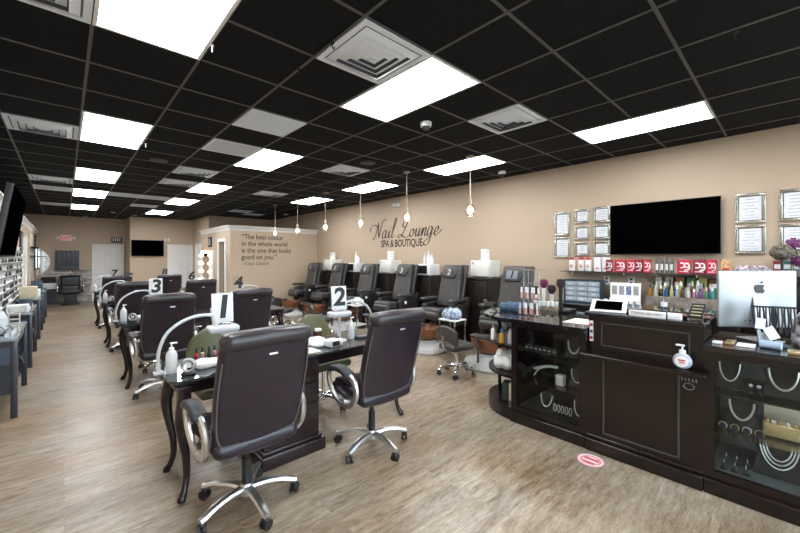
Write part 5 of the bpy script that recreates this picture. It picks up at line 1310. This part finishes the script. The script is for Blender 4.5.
carton(-.45, 8.25, (.14, .16, .14), pm('navy_box', (.03, .045, .07), .4), 'navy box on the second navy display table')
for q in range(5):
    jar('small_jar', 'small white jar on the second display table, %s' % ['nearest', 'second', 'third', 'fourth', 'farthest'][q], 'jar', (-.40, 7.6+.12*q if q < 4 else 8.45, ZL), .02, .06, WPLAS, SILVER, 'small jars on the second display table')
carton(-.52, 10.3, (.24, .36, .22), CREAM, 'big cream carton on the third navy display table')
carton(-.44, 10.75, (.14, .2, .14), WPAPER, 'small white carton on the third navy display table')
carton(-.50, 12.8, (.2, .3, .22), pm('navy_box', (.03, .045, .07), .4), 'navy box on the farthest navy display table')
# frames and shelves further along the left wall
t = thing('wall_frame', 'tall dark picture frame on the left wall above the display tables', 'picture frame', (LX, 11.35, 1.92)); MB().bb(-.001, .03, -.25, .25, -.24, .24).build('frame', BLKM, t); MB().bb(.03, .033, -.20, .20, -.19, .19).build('picture', pm('grey_picture', (.2, .2, .2), .5), t)
t = thing('wall_shelf_unit', 'white wall shelf unit with two dark shelves far along the left wall', 'shelf', (LX, 14.6, 0)); MB().bb(-.001, .03, -.9, .9, .9, 2.25).build('backboard', pm('cream_board', (.55, .5, .42), .5), t)
for z in (1.62, 1.86): MB().bb(.03, .16, -.85, .85, z, z+.025).build('shelf', BLKM, t)
t = thing('tall_mirror', 'tall narrow dark framed mirror far along the left wall', 'mirror', (LX, 16.6, 1.75)); MB().bb(-.001, .035, -.3, .3, -.55, .55).build('frame', BLKM, t); MB().bb(.035, .037, -.25, .25, -.5, .5).build('glass', CHROME, t)
# ------------------------------------------------------------------ back wall
BYW = 17.40
t = thing('exit_sign', 'white exit sign with red letters and two emergency lamps on the back wall', 'exit sign', (.05, BYW+.001, 2.285))
MB().rb((0, -.02, 0), (.32, .04, .20), .008).build('housing', WPLAS, t)
text('EXIT', .155, pm('exit_red', (.6, .03, .03), .5, emis=(1., .05, .03), estr=.35), 'lettering', t, (0, -.0415, 0), (R(90), 0, 0), .001, bold=.003)
for s_ in (-1, 1): MB().cyl((s_*.15, -.02, .0), (s_*.20, -.03, .0), .02).cyl((s_*.21, -.01, 0), (s_*.22, -.07, -.01), .038, .042).build('lamp_head', WPLAS, t)
t = thing('towel_cabinet', 'dark blue grey slatted wall cabinet above the shampoo chair', 'cabinet', (.09, BYW, 1.52))
CG = pm('blue_grey_cabinet', (.035, .042, .055), .4)
MB().bb(-.30, .30, -.20, .001, -.32, .32).build('body', CG, t); MB().rb((0, -.21, -.28), (.60, .02, .07), .004).build('bottom_rail', CG, t)
for q in range(5): MB().rb((-.236+.118*q, -.21, .04), (.105, .02, .52), .004).build('slat_door', CG, t)
t = thing('round_mirror', 'big round edged mirror at the left end of the back wall', 'mirror', (-.86, BYW, 1.45))
def clipcirc(r_): return [(r_*cos(R(a)), r_*sin(R(a))) for a in range(-68, 69, 4)]
MB().prism([(max(.17, x), z) for x, z in [(.17, -.47)]+clipcirc(.50)+[(.17, .47)]], -.03, .001, 'y').build('frame', WHITE, t)
MB().prism([(max(.18, x), z) for x, z in [(.18, -.45)]+clipcirc(.485)+[(.18, .45)]], -.034, -.03, 'y').build('mirror_glass', pm('mirror_glass', (.85, .88, .88), .04, 1., var=0), t)
t = thing('shampoo_chair', 'black shampoo chair with basin and chrome arms against the stone wainscot', 'shampoo chair', (.16, 16.75, 0))
MB().rb((0, .0, .44), (.54, .50, .14), .05, 3, 3).build('seat', BLACK, t)
MB().rb((0, -.10, .50), (.50, .20, .30), .06, 3, 3).rb((0, .12, .76), (.50, .16, .36), .05, 3, 3).build('backrest', BLACK, t)
for s_ in (-1, 1):
    MB().rb((s_*.31, -.02, .52), (.07, .40, .26), .03, 3, 3).build('armrest', BLACK, t)
    MB().rb((s_*.325, -.235, .56), (.035, .03, .20), .012).build('arm_trim', CHROME, t)
MB().rb((0, 0, .19), (.30, .30, .38), .02).rb((0, 0, .02), (.46, .46, .04), .015).build('base', BLACK, t)
MB().lathe([(.10, .80), (.24, .86), (.29, .97), (.27, .97), (.2, .88), (0, .84)], c=(0, .34, 0), n=24, sy=.85).rb((0, .50, .70), (.20, .20, .5), .03).build('basin', BLACK, t)
MB().tube(cr([(.0, .52, .95), (.0, .50, 1.06), (0, .42, 1.08)], 4), .014, 8).build('faucet', CHROME, t)
t = thing('notice_board', 'small black sign with white figures on the wall above the left white door', 'sign', (1.46, BYW+.001, 2.26)); MB().bb(-.16, .16, -.02, .001, -.10, .10).build('board', BLKM, t)
for q in range(4): MB().bb(-.12+.065*q, -.085+.065*q, -.023, -.019, -.05, .05).build('figure', WPLAS, t)
MB().bb(-.13, .13, -.023, -.019, .065, .08).build('line', WPLAS, t)
t = thing('wall_bottles_shelf', 'dark console shelf with a white box at the left end of the stone wainscot', 'shelf', (-.40, 17.25, 0)); MB().bb(-.22, .22, -.10, .119, .0, .52).build('body', DWOOD2, t); MB().bb(-.2, .2, -.08, .10, .522, .72).build('white_box', WPLAS, t); MB().bb(-.18, .18, -.05, .07, .722, .93).build('dark_box', BLKM, t)
for q in range(2):
    t = thing('wall_control', 'white wall control right of the back wall screen, %s one' % ['left', 'right'][q], 'wall switch', (2.80+.10*q, 16.05, 2.27), 0, 'white wall controls'); MB().rb((0, -.01, 0), (.06, .022, .11), .004).build('plate', WPLAS, t); MB().bb(-.012, .012, -.024, -.020, -.03, .03).build('button', SIGNW, t)
# vanity mirror with bulbs on the box side wall
t = thing('vanity_mirror', 'makeup mirror framed by rows of glowing round bulbs on the box side wall', 'vanity mirror', (BX, 12.55, 1.29))
MB().bb(-.04, .001, -.66, .66, -.55, .52).build('mirror_board', WPAPER, t)
MB().bb(-.044, -.040, -.36, .36, -.47, .44).build('mirror_glass', MATS['mirror_glass'], t)
VB = pm('vanity_bulb', (1, .9, .7), .3, var=0, emis=(1., .72, .42), estr=6.)
for s_ in (-1, 1):
    for q in range(4): MB().sphere((-.075, s_*.51, -.38+.25*q), .045, 12).build('bulb', VB, t)
for q in range(3): MB().sphere((-.075, -.26+.26*q, .48), .045, 12).build('bulb', VB, t)
t = thing('wall_frame', 'small dark framed picture above the glowing vanity mirror', 'picture frame', (BX, 12.2, 2.07)); MB().bb(-.03, .001, -.16, .16, -.15, .15).build('frame', DWOOD2, t); MB().bb(-.033, -.03, -.12, .12, -.11, .11).build('picture', MATS['grey_picture'], t)
t = thing('makeup_counter', 'pale makeup counter under the glowing vanity mirror', 'counter', (3.10, 12.5, 0)); MB().bb(-.20, .185, -.7, .7, .02, .70).build('body', WHITE, t); MB().rb((0, 0, .72), (.40, 1.44, .035), .006).build('top', BTOP, t)
t = thing('makeup_chair', 'dark makeup chair in front of the vanity counter', 'chair', (2.70, 12.4, 0), R(-90))
MB().rb((0, 0, .60), (.42, .40, .08), .035, 3, 3).build('seat', BLACK, t); MB().rb((0, -.20, .85), (.42, .06, .34), .028, 3, 3).build('backrest', BLACK, t)
for sx in (-1, 1):
    for sy in (-1, 1): MB().cyl((sx*.17, sy*.16, 0), (sx*.15, sy*.14, .57), .012, n=8).build('leg', CHROME, t)
MB().rb((0, -.17, .66), (.10, .03, .14), .008).build('back_bracket', CHROME, t)
for o in bpy.data.objects:
    if 'label' in o and len(o['label'].split()) > 16: print('LONG', o.name, o['label'])
# ------------------------------------------------------------------ world, camera, view
w = bpy.data.worlds.new('sky'); S.world = w; w.use_nodes = True
nt = w.node_tree; nt.nodes.clear()
o = nt.nodes.new('ShaderNodeOutputWorld'); bg = nt.nodes.new('ShaderNodeBackground')
tc = nt.nodes.new('ShaderNodeTexCoord'); sp = nt.nodes.new('ShaderNodeSeparateXYZ'); rp = nt.nodes.new('ShaderNodeValToRGB')
rp.color_ramp.elements[0].position = .48; rp.color_ramp.elements[0].color = (.30, .30, .30, 1)
rp.color_ramp.elements[1].position = .56; rp.color_ramp.elements[1].color = (.75, .87, 1., 1)
mt = nt.nodes.new('ShaderNodeMath'); mt.operation = 'MULTIPLY_ADD'; mt.inputs[1].default_value = .5; mt.inputs[2].default_value = .5
nt.links.new(tc.outputs['Generated'], sp.inputs[0]); nt.links.new(sp.outputs[2], mt.inputs[0]); nt.links.new(mt.outputs[0], rp.inputs[0])
nt.links.new(rp.outputs[0], bg.inputs[0]); bg.inputs[1].default_value = 13.; nt.links.new(bg.outputs[0], o.inputs[0])
for (a_, b_) in ops:      # light portals in the shop windows
    l = bpy.data.lights.new('window_portal', 'AREA'); l.shape = 'RECTANGLE'; l.size = b_-a_; l.size_y = 2.35; l.cycles.is_portal = True
    lo = bpy.data.objects.new('window_portal', l); COL.objects.link(lo); lo.location = ((a_+b_)/2, -3.05, 1.55); lo.rotation_euler = (R(90), 0, 0)
cd = bpy.data.cameras.new('camera'); co = bpy.data.objects.new('camera', cd); COL.objects.link(co)
co.location = (0, 0, 1.58); co.rotation_euler = (R(90), 0, -.745)
cd.sensor_width = 36; cd.lens = 364/800*36; cd.shift_y = -8.5/800; cd.clip_start = .05
S.camera = co
S.view_settings.view_transform = 'Standard'; S.view_settings.look = 'None'; S.view_settings.gamma = 1
S.view_settings.use_curve_mapping = False; S.view_settings.exposure = 0.38
